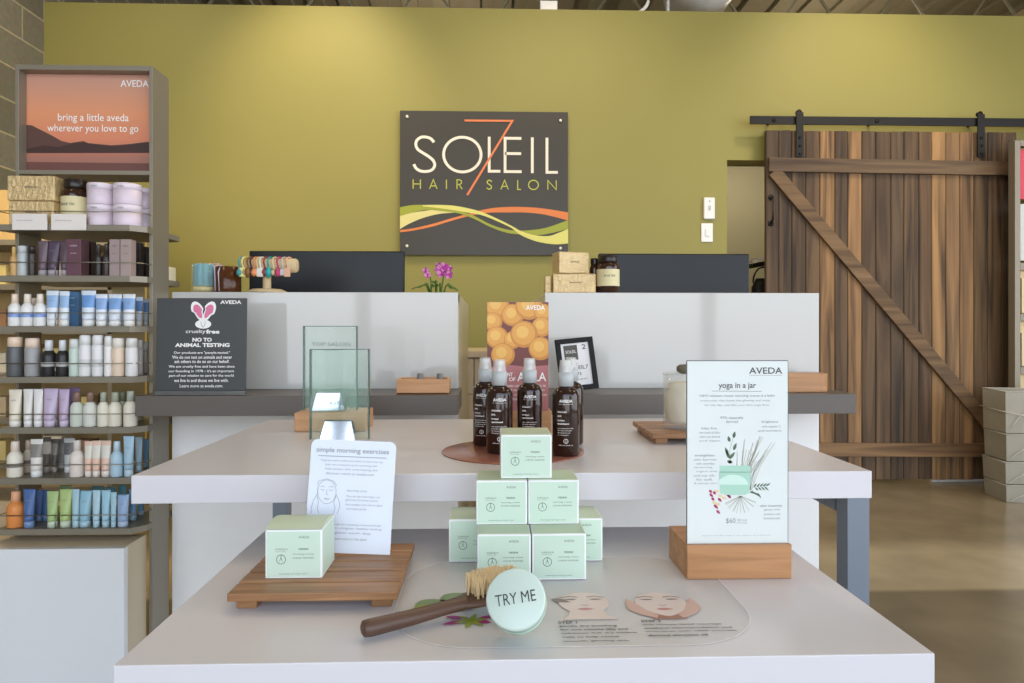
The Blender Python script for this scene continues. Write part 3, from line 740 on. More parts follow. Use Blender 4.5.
carton(cpos(449, 499, Yb1, z1_), 'mint cream carton at the back left of the bottom layer, partly hidden', .0745)
carton(cpos(552.5, 602.8, Yb1, z1_), 'mint cream carton at the back right of the bottom layer, partly hidden', .0745)
carton(cpos(476.6, 527, Ym, z1_ + hC + .001), 'mint cream carton on the left of the middle layer', .0735)
carton(cpos(528.3, 578.9, Ym, z1_ + hC + .001), 'mint cream carton on the right of the middle layer', .0735)
carton(cpos(500.6, 552, Yt, z1_ + 2 * hC + .002), 'mint cream carton alone on top of the stack', .0745)

# slatted trays
def tray(name, x0, x1, y0, y1, z, label, n=5, run='X', gap=.0055, gut=.0095):
    t = empty(name, ((x0 + x1) / 2, (y0 + y1) / 2, z), label, 'tray', 'slatted wooden trays')
    hw = (x1 - x0) / 2; hd = (y1 - y0) / 2; s_ = 2 * hd / n
    for k in range(n):
        MB().box(-hw, hw, -hd + k * s_ + gap / 2, -hd + (k + 1) * s_ - gap / 2, .0118, .022, .0012).build('slat', WALNUT, t)
    for a in (-1, 1):
        MB().box(a * hw * .8 - .0125, a * hw * .8 + .0125, -hd + .012, hd - .012, 0, .0118, .001).build('runner', WALNUT, t)
    return t
tx0 = FL(228, 593, ZLt + .022).x; tx1 = FL(396, 591, ZLt + .022).x + .002
tray('wooden_tray', tx0, tx1, .869, 1.073, ZLt + .0003, 'slatted wooden tray with a carton and card on the lower table')
carton((GX(293.7, .923), .923, ZLt + .0226), 'mint cream carton alone with a bulging lid on the slatted tray', .0735, dome=.006)
# exercise card
YK = 1.016
t = empty('instruction_card', (GX(347, YK), YK, ZLt + .025), 'white rounded card about morning exercises standing on the slatted tray', 'card')
t.rotation_euler = (-.10, math.radians(2.6), 0)
S_ = YK / F; cw = 85 * S_; chh = 111 * S_
pts = [(-cw / 2, .0), (cw / 2, 0)] + [(a, b) for a, b in rrect(-cw / 2, cw / 2, 0, chh, 6.5 * S_, 6)[:14]]
MB().prism(pts, 0, .0012).build('card_sheet', mat('card_white', (226, 232, 242), .45), t)
mb = MB()
def ct(s, x0, y0, x1, y1, b_=0):   # crop-pixel coordinates (3.595 px per px); card spans x 310..625, y 35..437
    fx = lambda x, y: (x - 470 + (y - 240) * .045) / 3.595 * S_
    fz = lambda y: (437 - y) / 3.595 * S_
    put_text(mb, s, fx(x0, y0), fx(x1, y0), fz(y1), fz(y0), -.0004, b_)
ct('simple morning exercises', 345, 66, 606, 88, .012)
mb.box((345 - 470) / 3.595 * S_, (590 - 470) / 3.595 * S_, -.0004, 0, (437 - 98) / 3.595 * S_, (437 - 95.5) / 3.595 * S_)
o1 = mb.build('card_heading', GINK, t); mb = MB()
for s_, x0, x1, y0 in (('Fingertip motions soften and refresh the face every day', 362, 584, 108), ('just two minutes each morning will', 378, 562, 123), ('help awaken dull, tired looking skin', 378, 566, 138), ('discover more at aveda.com', 380, 553, 153),
                       ('dancing eyes', 456, 528, 213), ('Place the tips of the fingers and', 456, 575, 233), ('glide from the brows toward', 452, 567, 246), ('the temples then down again', 452, 585, 262), ('and repeat gently', 456, 528, 277),
                       ('use with the renewing creme and brush', 395, 580, 333), ('for a brighter, healthier looking', 412, 582, 346), ('glow each day', 415, 545, 362), ('learn more in the salon', 415, 530, 382)):
    ct(s_, x0, y0, x1, y0 + 9, .0)
mb.build('card_text', GINK, t)
mb = MB()
def cp(x, y): return ((x - 470 + (y - 240) * .045) / 3.595 * S_, (437 - y) / 3.595 * S_)
mb.stroke([cp(385 + 33 * math.cos(a), 222 + (44 if math.sin(a) > 0 else 40) * math.sin(a)) for a in [2 * PI * i / 30 for i in range(30)]], .0006, -.0005, closed=True)
for seg in ([(362, 208), (368, 204), (378, 207)], [(392, 207), (402, 204), (408, 208)], [(363, 216), (371, 219), (378, 216)], [(392, 216), (400, 219), (407, 216)], [(386, 215), (383, 232), (389, 234)], [(375, 248), (385, 246), (396, 248), (386, 252), (375, 248)], [(350, 200), (357, 186), (384, 178), (410, 186), (420, 202)], [(355, 205), (350, 235), (338, 255), (330, 285), (332, 300)], [(350, 238), (356, 262), (352, 285), (358, 300)], [(418, 232), (430, 255), (432, 275), (424, 300)], [(418, 236), (410, 262), (416, 282), (408, 300)]):
    mb.stroke([cp(*p_) for p_ in seg], .0006, -.0005)
mb.build('face_drawing', GINK, t)

# yoga sign in a wooden block
YY = FL(739, 579.5, ZLt).y
wx0 = GX(687, YY); wx1 = GX(792, YY); bh = .048
t = empty('standing_sign', ((wx0 + wx1) / 2, YY, ZLt + .0003), 'white AVEDA yoga in a jar sign standing in a wooden block', 'sign', 'signs in wooden blocks')
hw = (wx1 - wx0) / 2
MB().box(-hw, hw, 0, .008, 0, bh, .0015).box(-hw, hw, .0115, .098, 0, bh, .0015).box(-hw + .002, hw - .002, .006, .014, 0, bh - .006).build('wooden_block', CHERRY, t)
S_ = .984 / F; 
sxa = GX(687, YY + .01) - t.location.x; sxb = GX(787.5, YY + .01) - t.location.x; szt = G(737, 361, YY + .01).z - t.location.z
MB().box(sxa, sxb, .0088, .0112, bh - .005, szt, .0003).build('printed_sheet', mat('yoga_white', (222, 227, 222), .35), t)
MB().box(sxa, sxb, .0086, .0114, szt, szt + .0012).box(sxa - .0008, sxa, .0086, .0114, bh, szt).box(sxb, sxb + .0006, .0086, .0114, bh, szt).build('acrylic_edge', mat('acrylic_edge', (92, 98, 94), .2), t)
mb = MB()
def yp(x, y, dy_=.0):   # crop (630,340) scale 2.625
    g = G(630 + x / 2.627, 340 + y / 2.627, YY + .0085); return (g.x - t.location.x, g.z - t.location.z)
def yt(s, x0, y0, x1, y1, b_=0):
    a = yp(x0, y1); b = yp(x1, y0); put_text(mb, s, a[0], b[0], a[1], b[1], .0084, b_)
yt('AVEDA', 313, 72, 400, 89, .01); mb.stroke([yp(313, 93), yp(400, 93)], .0003, .0084)
yt('yoga in a jar', 233, 112, 331, 131, .008); mb.stroke([yp(215, 134), yp(346, 135)], .0005, .0084)
mb.build('sign_heading', INK, t); mb = MB()
yt('NEW tulasara renew morning creme is a balm', 183, 143, 380, 151, .012)
yt('moisturizer that leaves skin glowing and ready', 185, 156, 368, 163); yt('for the day, just like your first yoga flow', 196, 168, 366, 175)
yt('97% naturally', 237, 201, 298, 209, .01); yt('derived', 252, 211, 284, 218)
yt('brightens', 346, 212, 389, 219, .01); yt('with vitamin C', 346, 224, 396, 230); yt('and turmeric', 336, 235, 398, 241)
yt('helps firm', 187, 229, 228, 236, .01)
for i, s_ in enumerate(('the look of skin', 'with sea fennel', 'and algae')): yt(s_, 182, 240 + i * 11, 236, 246 + i * 11)
yt('strengthens', 170, 300, 222, 308, .01)
for i, s_ in enumerate(('skin barrier', 'with ceramides', 'and nourishing', 'organic seed', 'and nut oils', 'for soft', '& plump skin')): yt(s_, 168 + i % 2 * 6, 311 + i * 10.5, 228 - i % 3 * 6, 317 + i * 10.5)
yt('skin instantly', 342, 432, 400, 440, .01)
for i, s_ in enumerate(('glows with', 'tamanu and', 'botanicals')): yt(s_, 352, 443 + i * 11, 394, 449 + i * 11, .01 if i == 0 else 0)
yt('$60', 252, 468, 277, 483, .0); yt('50 ml', 282, 470, 306, 476); yt('pricing', 282, 478, 306, 483)
yt('discover the full range in the salon or at aveda.com', 190, 511, 370, 516)
mb.build('sign_text', GINK, t)
# botanical picture
rnd = random.Random(3)
mb = MB()
for i in range(26):
    a = rnd.uniform(-.75, .55); L1 = rnd.uniform(80, 150)
    p0 = (300 + rnd.uniform(-10, 20), 395); p1 = (p0[0] + 30 + math.sin(a) * L1 * .5, p0[1] - math.cos(a) * L1); 
    mb.stroke([yp(*p0), yp((p0[0] + p1[0]) / 2 - 8, (p0[1] + p1[1]) / 2), yp(*p1)], .0006, .0086)
for i in range(16):
    a = rnd.uniform(-1.2, 1.2); mb.stroke([yp(290, 410), yp(290 + 45 * math.sin(a), 410 + 45 * math.cos(a))], .0005, .0086)
mb.build('dry_twigs', mat('twig_print', (172, 168, 148), .5), t)
mb = MB()
for (ax, ay, bx_, by_) in ((262, 312, 252, 290), (262, 312, 276, 294), (258, 302, 250, 282), (268, 318, 258, 324), (272, 290, 280, 270), (262, 268, 258, 252), (272, 258, 276, 240), (255, 318, 270, 322)):
    mb.poly(leafpoly(yp(ax, ay), yp(bx_, by_), .0022), .0087)
mb.stroke([yp(265, 325), yp(262, 290), yp(274, 245)], .0004, .0087)
for k in range(9):
    mb.poly(leafpoly(yp(325 + k * 4, 388 - k * .5), yp(333 + k * 4.5, 376 + (k % 2) * 20), .0012), .0087); 
for k in range(5): mb.poly(leafpoly(yp(315 + k * 5, 402), yp(325 + k * 5, 396 + k * 5), .0012), .0087)
mb.build('green_leaves', mat('leaf_dark_print', (88, 110, 84), .5), t)
mb = MB(); mb.poly([yp(236, 330), yp(316, 330), yp(316, 348), yp(236, 348)], .0083)
mb.poly([yp(234, 346), yp(318, 346), yp(314, 402), yp(300, 407), yp(250, 407), yp(237, 402)], .0083)
mb.build('jar_picture', mat('jar_print', (172, 212, 190), .5), t)
mb = MB(); mb.stroke([yp(236, 347), yp(317, 347)], .0006, .0081); 
yt('renew', 262, 362, 292, 368); mb.build('jar_print_lines', mat('jar_line', (130, 176, 150), .5), t)
mb = MB(); mb.poly([yp(270 + 40 * math.cos(a), 380 + 26 * math.sin(a)) for a in [PI * i / 10 + PI for i in range(11)]], .0082); mb.build('jar_highlight', mat('jar_hi', (206, 232, 216), .5), t)
mb = MB()
for ax, ay, r_ in ((214, 408, 5), (222, 402, 4), (236, 420, 5), (226, 438, 6), (232, 452, 5), (218, 418, 4), (258, 408, 5), (262, 412, 4), (212, 398, 4)):
    mb.poly(leafpoly(yp(ax - r_, ay - r_), yp(ax + r_, ay + r_), .0019), .0086)
mb.build('pink_petals', mat('petal_print', (176, 50, 96), .5), t)
mb = MB()
for ax, ay in ((228, 396), (238, 408), (244, 398), (222, 426), (232, 430), (248, 414)): mb.poly(leafpoly(yp(ax - 7, ay), yp(ax + 7, ay + 3), .0022), .0087)
mb.build('cream_petals', mat('cream_petal_print', (226, 206, 160), .5), t)

# round jar propped with lid to the viewer
c = G(515.5, 598.5, .772)
t = empty('cream_jar', c, 'round mint cream jar with TRY ME on its lid, propped on edge', 'jar')
t.rotation_euler = (PI / 2 - math.radians(32), 0, math.radians(-8))
Rj = .0332
MB().lathe([(0, 0), (Rj - .0022, 0), (Rj - .0006, -.0008), (Rj, -.003), (Rj, -.016), (Rj - .001, -.0165), (0, -.0165)], 48).build('lid', mat('mint_plastic', (206, 222, 210), .25, noise=.005), t)
MB().lathe([(0, -.0165), (Rj - .0025, -.0168), (Rj - .0025, -.019), (Rj + .0002, -.021), (Rj - .001, -.036), (Rj - .008, -.041), (0, -.041)], 48).build('jar_body', mat('mint_frosted', (180, 212, 192), .2), t)
mb = MB(); put_text(mb, 'TRY ME', -.0225, .0225, -.006, .006, 0, .0)
mb.build('lettering', INK, t, M=Matrix.Rotation(math.radians(11), 4, 'Z') @ Matrix.Translation((0, .0005, .0004)) @ Matrix.Rotation(-PI / 2, 4, 'X'))
# floor of the jar must touch the mat: handled by c
# dry brush
hA = FL(362, 640, ZLt); hB = FL(484, 611, ZLt)
t = empty('body_brush', (hA.x, hA.y, ZLt), 'dark wooden bristle brush lying behind the round mint jar', 'brush')
dirv = (hB - hA); dirv.z = 0; Lb = dirv.length; ang = math.atan2(dirv.y, dirv.x); t.rotation_euler = (0, 0, ang)
BW = wood('dark_walnut', (104, 76, 62), (78, 56, 44), 'X', 1.2, .45)
rings = []
HL = .155; 
for s_, ry, rz_, zz in ((0, .006, .006, .012), (.002, .0095, .009, .012), (.01, .0105, .0098, .0118), (.06, .0098, .0088, .0125), (.10, .009, .008, .0145), (.122, .012, .0075, .016), (.134, .019, .007, .017), (.15, .0235, .0065, .0175), (.17, .0255, .006, .0175), (.19, .0235, .006, .0175), (.206, .013, .005, .0175), (.21, .004, .003, .0175)):
    rings.append([(s_, ry * math.cos(a), zz + rz_ * math.sin(a)) for a in [2 * PI * i / 18 for i in range(18)]])
MB().loft(rings).build('brush_handle', BW, t)
mb = MB(); rnd = random.Random(5)
for i in range(11):
    for j in range(-3, 4):
        x = .134 + i * .0066; y = j * .0066
        if ((x - .170) / .0375) ** 2 + (y / .0235) ** 2 > 1: continue
        for k in range(9):
            ox, oy = rnd.uniform(-.0012, .0012), rnd.uniform(-.0012, .0012)
            mb.tube([(x + ox * .5, y + oy * .5, .0215), (x + ox * 2.6, y + oy * 2.6, .0455 + rnd.uniform(-.0012, .001))], .0007, 4)
tag(mb.build('bristles', mat('bristle', (232, 206, 158), .6, noise=.1, nscale=80), t), kind='stuff')

# ================================================================== THINGS ON THE UPPER TABLE
mc = FL(513, 452, ZU); 
tag(MB().lathe([(0, 0), (.134, 0), (.135, .0004), (.135, .0016), (.134, .002), (0, .002)], 64, Matrix.Translation((mc.x, 1.334, ZU + .0002))).build('round_mat', mat('copper_mat', (172, 112, 92), .22, metal=.3, noise=.05, nscale=6)), 'round copper coloured mat under the brown spray bottles', 'mat')
BROWN = mat('brown_plastic', (48, 29, 22), .1, spec=.7, noise=.03)
FROST = mat('frosted_collar', (186, 190, 190), .4)
CLEARCAP = mat('clear_cap', (240, 238, 234), .12, trans=.0, alpha=.38)
def spray(px, Y, label, rz=0):
    t = empty('spray_bottle', (GX(px, Y), Y, ZU + .0025), label, 'spray bottle', 'brown hair tonic spray bottles')
    R = .0248
    MB().lathe([(0, 0), (R - .002, 0), (R, .002), (R, .108), (R - .001, .113), (R - .005, .120), (R - .011, .1235), (.0105, .125), (.0105, .129), (0, .129)], 36).build('bottle_body', BROWN, t)
    MB().lathe([(.0, .126), (.0142, .126), (.0142, .150), (.012, .1515), (0, .1515)], 28).build('pump_collar', FROST, t)
    MB().lathe([(.0045, .1515), (.0045, .163), (.0075, .163), (.0075, .170), (0, .171)], 20).build('nozzle', WHITEP, t)
    MB().lathe([(.0128, .1515), (.0108, .1725), (.0098, .174), (0, .1742)], 28).build('clear_cap', CLEARCAP, t)
    mb = MB()
    def tx(s, x0, x1, z0, z1, b_=0): 
        vs = len(mb.bm.verts); put_text(mb, s, x0, x1, z0, z1, 0, b_)
    tx('AVEDA', -.0125, .0125, .0975, .103, .02); tx('hair and scalp care', -.013, .013, .0935, .0955)
    tx('thickening', -.016, .002, .078, .0825, .02); tx('tonic', -.016, -.008, .0715, .0755, .02); tx('tonique', -.016, -.002, .063, .067, .02); tx('epaississant', -.016, .006, .057, .061, .02)
    for i in range(4): tx('with certified amla and botanicals'[: 26 + i], -.016, .014 - i * .003, .050 - i * .004, .0522 - i * .004)
    mb.stroke([(.0038 * math.cos(a), .028 + .0038 * math.sin(a)) for a in [2 * PI * i / 16 for i in range(16)]], .0008, 0, closed=True); mb.stroke([(0, .024), (0, .030)], .0008)
    tx('100 ml 3.4 fl oz', -.013, .013, .0195, .0215, .01)
    bmesh.ops.subdivide_edges(mb.bm, edges=[e for e in mb.bm.edges if e.calc_length() > .006], cuts=2)
    for v in mb.bm.verts:
        a = v.co.x / R; v.co.x = (R + .0003) * math.sin(a); v.co.y = -(R + .0003) * math.cos(a)
    mb.build('label_print', WINK, t).rotation_euler = (0, 0, rz)
spray(485.3, 1.405, 'brown spray bottle farthest left in the group of five', -.3)
spray(499.5, 1.312, 'brown spray bottle second from left, nearly touching its neighbour')
spray(529.5, 1.372, 'brown spray bottle in the middle directly behind the top carton')
spray(565.8, 1.285, 'brown spray bottle nearest the viewer on the right of the copper mat', -.1)
spray(571, 1.41, 'brown spray bottle mostly hidden behind the nearest right one')

# amla poster in wooden block
YA = 1.56
ax0, ax1 = GX(487, YA), GX(549, YA)
t = empty('standing_sign', ((ax0 + ax1) / 2, YA, ZU + .0003), 'fruit poster with AMLA lettering standing in a wooden block', 'sign', 'signs in wooden blocks')
hw = (ax1 - ax0) / 2; bh = .05
MB().box(-hw, hw + .006, 0, .012, 0, bh, .002).box(-hw, hw + .006, .016, .07, 0, bh, .002).box(-hw + .002, hw, .01, .018, 0, bh - .01).build('wooden_block', OAK, t)
pzt = GZ(302, YA + .014) - t.location.z
MB().box(-hw, hw, .0125, .0155, bh - .012, pzt).build('poster_sheet', mat('amla_print', (184, 118, 116), .45, noise=.05, nscale=10), t)
K = YA / F
def ap(x, y):  # crop px (460,290) 3.794
    g = G(460 + x / 3.794, 290 + y / 3.794, YA + .012); return (g.x - t.location.x, g.z - t.location.z)
hwv, tpv = hw - .0005, pzt - .0005
def clipe(cx_, cy_, r_, y, m_, nm):
    c_ = ap(cx_, cy_); R_ = r_ * 1.14 / 3.794 * K; pts = []
    for i in range(40):
        a = 2 * PI * i / 40; x_ = c_[0] + R_ * math.cos(a); z_ = c_[1] + R_ * math.sin(a) * .98
        pts.append((max(-hwv, min(hwv, x_)), min(tpv, z_)))
    return pts
mb = MB(); a = ap(105, 40); b = ap(340, 285); mb.poly([(-hwv, tpv), (hwv, tpv), (hwv, b[1]), (.3 * hwv, b[1] - .004), (-.4 * hwv, b[1] + .002), (-hwv, b[1] - .006)], .0122); mb.build('dark_background', mat('plum_print', (120, 68, 62), .5), t)
fruits = [(140, 60, 42), (200, 95, 38), (262, 62, 46), (315, 85, 30), (125, 120, 32), (310, 140, 34), (140, 180, 38), (200, 190, 30), (243, 168, 46), (305, 222, 40), (163, 245, 40)]
om = mat('fruit_print', (206, 136, 58), .4); om2 = mat('fruit_light_print', (224, 160, 72), .4); om3 = mat('fruit_glow_print', (234, 182, 92), .4)
for i, (fx_, fy_, fr) in enumerate(fruits):
    mb = MB(); mb.poly(clipe(fx_, fy_, fr, 0, 0, 0), .012 - i * .00012); 
    o = mb.build('printed_fruit', om, t)
    mb = MB(); mb.poly(clipe(fx_ - 2, fy_ - 3, fr * .84, 0, 0, 0), .01195 - i * .00012); mb.build('fruit_tone', om2, o)
    mb = MB(); mb.poly(clipe(fx_ - 6, fy_ - 8, fr * .45, 0, 0, 0), .0119 - i * .00012); mb.build('fruit_highlight', om3, o)
mb = MB()
def at_(s, x0, y0, x1, y1, b_=0):
    a = ap(x0, y1); b = ap(x1, y0); put_text(mb, s, a[0], b[0], a[1], b[1], .0098, b_)
at_('AVEDA', 250, 58, 322, 76, .02); at_('ANCIENT', 133, 313, 200, 328, .02); at_('SECRET OF', 115, 331, 210, 346, .02); at_('AMLA', 217, 312, 327, 346, .01)
at_('amla has been used for centuries to', 125, 356, 325, 368); at_('thicken and support the hair in', 125, 374, 320, 386); at_('ayurvedic rituals with this', 125, 392, 328, 404); at_('tonic', 190, 408, 240, 418)
mb.build('poster_lettering', WINK, t)

# tray with candle
g0 = FL(638, 440, ZU + .018)
cz = ZU
tcx0 = GX(648, 1.42); 
t2 = tray('wooden_tray', GX(647, 1.45), GX(647, 1.45) + .21, 1.40, 1.60, ZU + .0003, 'slatted wooden tray under the candle glass on the upper table')
cg = G(683, 430, 1.50)
t = empty('glass_candle', (GX(686, 1.48), 1.48, ZU + .0228), 'clear glass candle with cream wax on the slatted tray behind the sign', 'candle')
R = 23 / F * 1.48; hh = GZ(373, 1.48) - t.location.z
MB().lathe([(0, 0), (R * .93, 0), (R * .97, .004), (R, hh * .5), (R, hh), (R - .003, hh), (R - .003, .012), (0, .012)], 40).build('tumbler', mat('candle_glass', (226, 232, 226), .03, alpha=.22), t)
MB().lathe([(0, .0135), (R * .8, .0135), (R * .86, .02), (R * .86, hh * .62), (R * .74, hh * .70), (R * .8, hh * .8), (R * .5, hh * .84), (0, hh * .8)], 40).build('wax', mat('wax', (240, 226, 198), .5, noise=.12, nscale=45), t)
MB().lathe([(0, 0), (.012, 0), (.02, .006), (.02, .014), (.014, .019), (0, .02)], 20, Matrix.Translation((.0, 0, hh - .002))).build('stone_topper', mat('stone_topper', (108, 104, 84), .6, noise=.2), t)
MB().box(-R, R, -.003, .003, hh - .004, hh - .001).build('topper_strip', FROST, t)

# awards
GL = mat('green_glass', (160, 212, 188), .02, alpha=.13, spec=.6); GE = mat('glass_edge', (72, 104, 92), .1, alpha=.8)
CHROME = mat('chrome', (220, 224, 228), .08, metal=1)
def award(x0, x1, ytop, Y, z, label, lines):
    A, B = GX(x0, Y), GX(x1, Y); hw = (B - A) / 2
    t = empty('glass_award', ((A + B) / 2, Y, z), label, 'award', 'glass awards')
    hz = GZ(ytop, Y) - z
    MB().box(-hw, hw, 0, .012, .0, hz, .001).build('glass_slab', GL, t)
    e_ = .0022
    mb = MB(); mb.box(-hw - .0002, -hw + e_, -.0005, .0125, 0, hz); mb.box(hw - e_, hw + .0002, -.0005, .0125, 0, hz); mb.box(-hw, hw, -.0005, .0125, hz - e_ * .6, hz + .0002); mb.build('glass_edge', GE, t)
    mb = MB(); mb.prism([(-hw * .62, 0), (hw * .62, 0), (hw * .46, hz * .22), (-hw * .46, hz * .22)], -.024, -.001)
    o = mb.build('chrome_foot', CHROME, t, bev=.002)
    for v in o.data.vertices:
        if v.co.z > .01 and v.co.y < -.01: v.co.y = -.013
    mb = MB()
    for s_, a, b, zf, h_ in lines: put_text(mb, s_, a * hw, b * hw, zf * hz, zf * hz + h_, -.001, .0)
    mb.build('engraving', mat('etched', (110, 132, 120), .6), t)
# block under the rear award
YBk = 1.63
wx0 = FL(294, 432, ZU).x; wx1 = GX(362, YBk)
fY = FL(294, 432, ZU).y
blk = tag(MB().box(wx0, wx1 + .012, fY, fY + .11, ZU + .0004, ZU + .043, .002).build('wooden_block', OAK), 'pale oak block under the rear glass award', 'wooden block')
award(303, 357, 326, fY + .05, ZU + .0436, 'taller placed glass award reading TOP SALON standing on the oak block', (('TOP SALON', -.68, .75, .76, .009), ('of the year', -.3, .3, .70, .004)))
award(309.5, 369, 349, 1.49, ZU + .0003, 'glass award standing on the table just behind the exercise card', (('AVEDA', -.35, .35, .38, .009), ('salon award', -.3, .3, .32, .004)))

# ================================================================== THINGS ON THE TAUPE LEDGES
# cruelty free sign
YN = 1.895
t = empty('notice_board', (GX(200.5, YN), YN, CZ + .0005), 'charcoal cruelty free notice with pink rabbit ears standing on the left ledge', 'sign')
t.rotation_euler = (-.04, 0, 0)
S_ = YN / F; w = 88 * S_; h = 96 * S_
MB().box(-w / 2, w / 2, 0, .005, 0.012, h, .001).build('board', mat('notice_grey', (66, 68, 68), .4), t)
MB().box(-w / 2, w / 2, -.006, .012, 0, .012, .001).build('clear_foot', mat('acrylic_foot', (110, 110, 108), .1, alpha=.8), t)
def np_(x, y): return ((x - 235) / 3.794 * S_, (626 - y) / 3.794 * S_)   # crop (140,230), board x 70..398, y 258..626
mb = MB()
def nt_(s, x0, y0, x1, y1, b_=0):
    a = np_(x0, y1); b = np_(x1, y0); put_text(mb, s, a[0], b[0], a[1], b[1], -.0006, b_)
nt_('AVEDA', 303, 270, 382, 284, .03); nt_('cruelty', 177, 380, 250, 398, .005); nt_('free', 252, 380, 302, 396, .035); nt_('NO TO', 202, 411, 274, 426, .045); nt_('ANIMAL TESTING', 138, 431, 340, 446, .04)
for i, (s_, a, b) in enumerate((('Our products are "people-tested."', 134, 342), ('We do not test on animals and never', 128, 350), ('ask others to do so on our behalf.', 137, 340))): nt_(s_, a, 462 + i * 16, b, 474 + i * 16, .015)
for i, (s_, a, b) in enumerate((('We are cruelty free and have been since', 116, 360), ('our founding in 1978 - it\'s an important', 116, 358), ('part of our mission to care for the world', 118, 357), ('we live in and those we live with.', 137, 338))): nt_(s_, a, 514 + i * 17, b, 526 + i * 17, .015)
nt_('Learn more at aveda.com.', 158, 586, 318, 597, .01)
mb.build('lettering', WINK, t)
def ear(cx_, tilt, sc):
    pts = []
    for i in range(24):
        a = 2 * PI * i / 24; x_ = math.sin(a) * 20 * sc * (1 - .35 * (math.cos(a) < 0)); y_ = -math.cos(a) * 36 * sc
        x2 = x_ * math.cos(tilt) - y_ * math.sin(tilt); y2 = x_ * math.sin(tilt) + y_ * math.cos(tilt); pts.append(np_(cx_ + x2, 312 + y2))
    return pts
mb = MB(); mb.poly(ear(221, -.45, 1.12), -.0006); mb.poly(ear(261, .45, 1.12), -.0007)
mb.poly([np_(241 + (30 if math.cos(a) > 0 else 30) * math.cos(a), 360 + 17 * math.sin(a)) for a in [2 * PI * i / 20 for i in range(20)]], -.0007)
mb.build('rabbit_head', WINK, t)
mb = MB(); mb.poly(ear(222, -.45, .78), -.0009); mb.poly(ear(260, .45, .78), -.001); mb.build('rabbit_ears', mat('pink_print', (226, 120, 160), .5), t)
mb = MB(); mb.stroke([np_(232, 350), np_(236, 366), np_(241, 372), np_(246, 366), np_(250, 350)], .0008, -.001); mb.build('rabbit_lines', MATS['notice_grey'], t)

# oak tray box with pegs
YO = 1.885
ox0 = FL(397.5, 394, CZ).x; ox1 = FL(450, 394, CZ).x
t = empty('wooden_organizer', ((ox0 + ox1) / 2, YO, CZ + .0004), 'small open oak organizer box with grey pegs on the left ledge', 'organizer box')
hw = (ox1 - ox0) / 2 * .98; hh = 15.5 / F * YO; dd = .09; th = .006
mb = MB(); mb.box(-hw, hw, 0, th, 0, hh, .001); mb.box(-hw, hw, dd - th, dd, 0, hh, .001); mb.box(-hw, -hw + th, th, dd - th, 0, hh, .001); mb.box(hw - th, hw, th, dd - th, 0, hh, .001); mb.box(-hw, hw, 0, dd, 0, .005)
mb.build('box_body', OAK, t)
for px in (420.5, 440): 
    MB().lathe([(0, .006), (.009, .006), (.009, hh + .011), (.007, hh + .013), (0, hh + .0135)], 12, Matrix.Translation((GX(px, YO + .05) - t.location.x, .045, 0))).build('peg', mat('grey_peg', (128, 128, 126), .5), t)

# framed certificate
YFm = 1.93
t = empty('picture_frame', (GX(580.5, YFm), YFm, CZ + .0085), 'black framed certificate leaning on the right ledge behind the bottles', 'picture frame')
S_ = YFm / F; w = 39 * S_; h = 53 * S_
t.rotation_euler = (-.16, math.radians(-5.5), math.radians(6))
fb = 5 * S_
mb = MB(); mb.box(-w / 2, w / 2, 0, .012, 0, fb, .001); mb.box(-w / 2, w / 2, 0, .012, h - fb, h, .001); mb.box(-w / 2, -w / 2 + fb, 0, .012, fb, h - fb, .001); mb.box(w / 2 - fb, w / 2, 0, .012, fb, h - fb, .001); mb.build('frame', mat('black_frame', (26, 24, 23), .45, spec=.2), t)
MB().box(-w / 2 + fb, w / 2 - fb, .006, .010, fb, h - fb).build('certificate', mat('cert_paper', (226, 224, 222), .3), t)
lx = -w / 2 + fb
mb = MB(); mb.box(lx + 3 * S_, lx + 17 * S_, .0052, .006, h - fb - 17 * S_, h - fb - 2 * S_); mb.build('logo_square', mat('cert_logo', (70, 66, 50), .4), t)
mb = MB(); put_text(mb, 'SOLEIL', lx + 4.5 * S_, lx + 15.5 * S_, h - fb - 10 * S_, h - fb - 7 * S_, .0048); mb.build('logo_lettering', WINK, t)
mb = MB(); put_text(mb, 'SOLEIL7', lx + 5 * S_, lx + 26 * S_, h - fb - 27 * S_, h - fb - 23 * S_, .0055, .01); put_text(mb, '2', lx + 22 * S_, lx + 26 * S_, h - fb - 7 * S_, h - fb - 2 * S_, .0055, .01)
put_text(mb, 'welcomes guests', lx + 5 * S_, lx + 24 * S_, h - fb - 38 * S_, h - fb - 36 * S_, .0055); put_text(mb, '173', lx + 12 * S_, lx + 18 * S_, h - fb - 33 * S_, h - fb - 30 * S_, .0055, .01); mb.build('certificate_print', INK, t)
mb = MB(); bar(mb, (0, .013, h * .55), (0, .05, .016), .02, .003); mb.build('easel_leg', MATS['black_frame'], t)
# oak block on the right ledge
wx0 = GX(772, 1.93); wx1 = GX(831, 1.93)
hb = 18.5 / F * 1.93
m_ = MB(); m_.prism([(wx0, 1.93), (wx1 - .02, 1.93), (wx1, 1.95), (wx1, 2.03), (wx0, 2.03)], CZ + .0005, CZ + .0005 + hb, 'XY')
tag(m_.build('wooden_block', CHERRY, bev=.0015), 'reddish wooden block at the right end of the right ledge', 'wooden block')

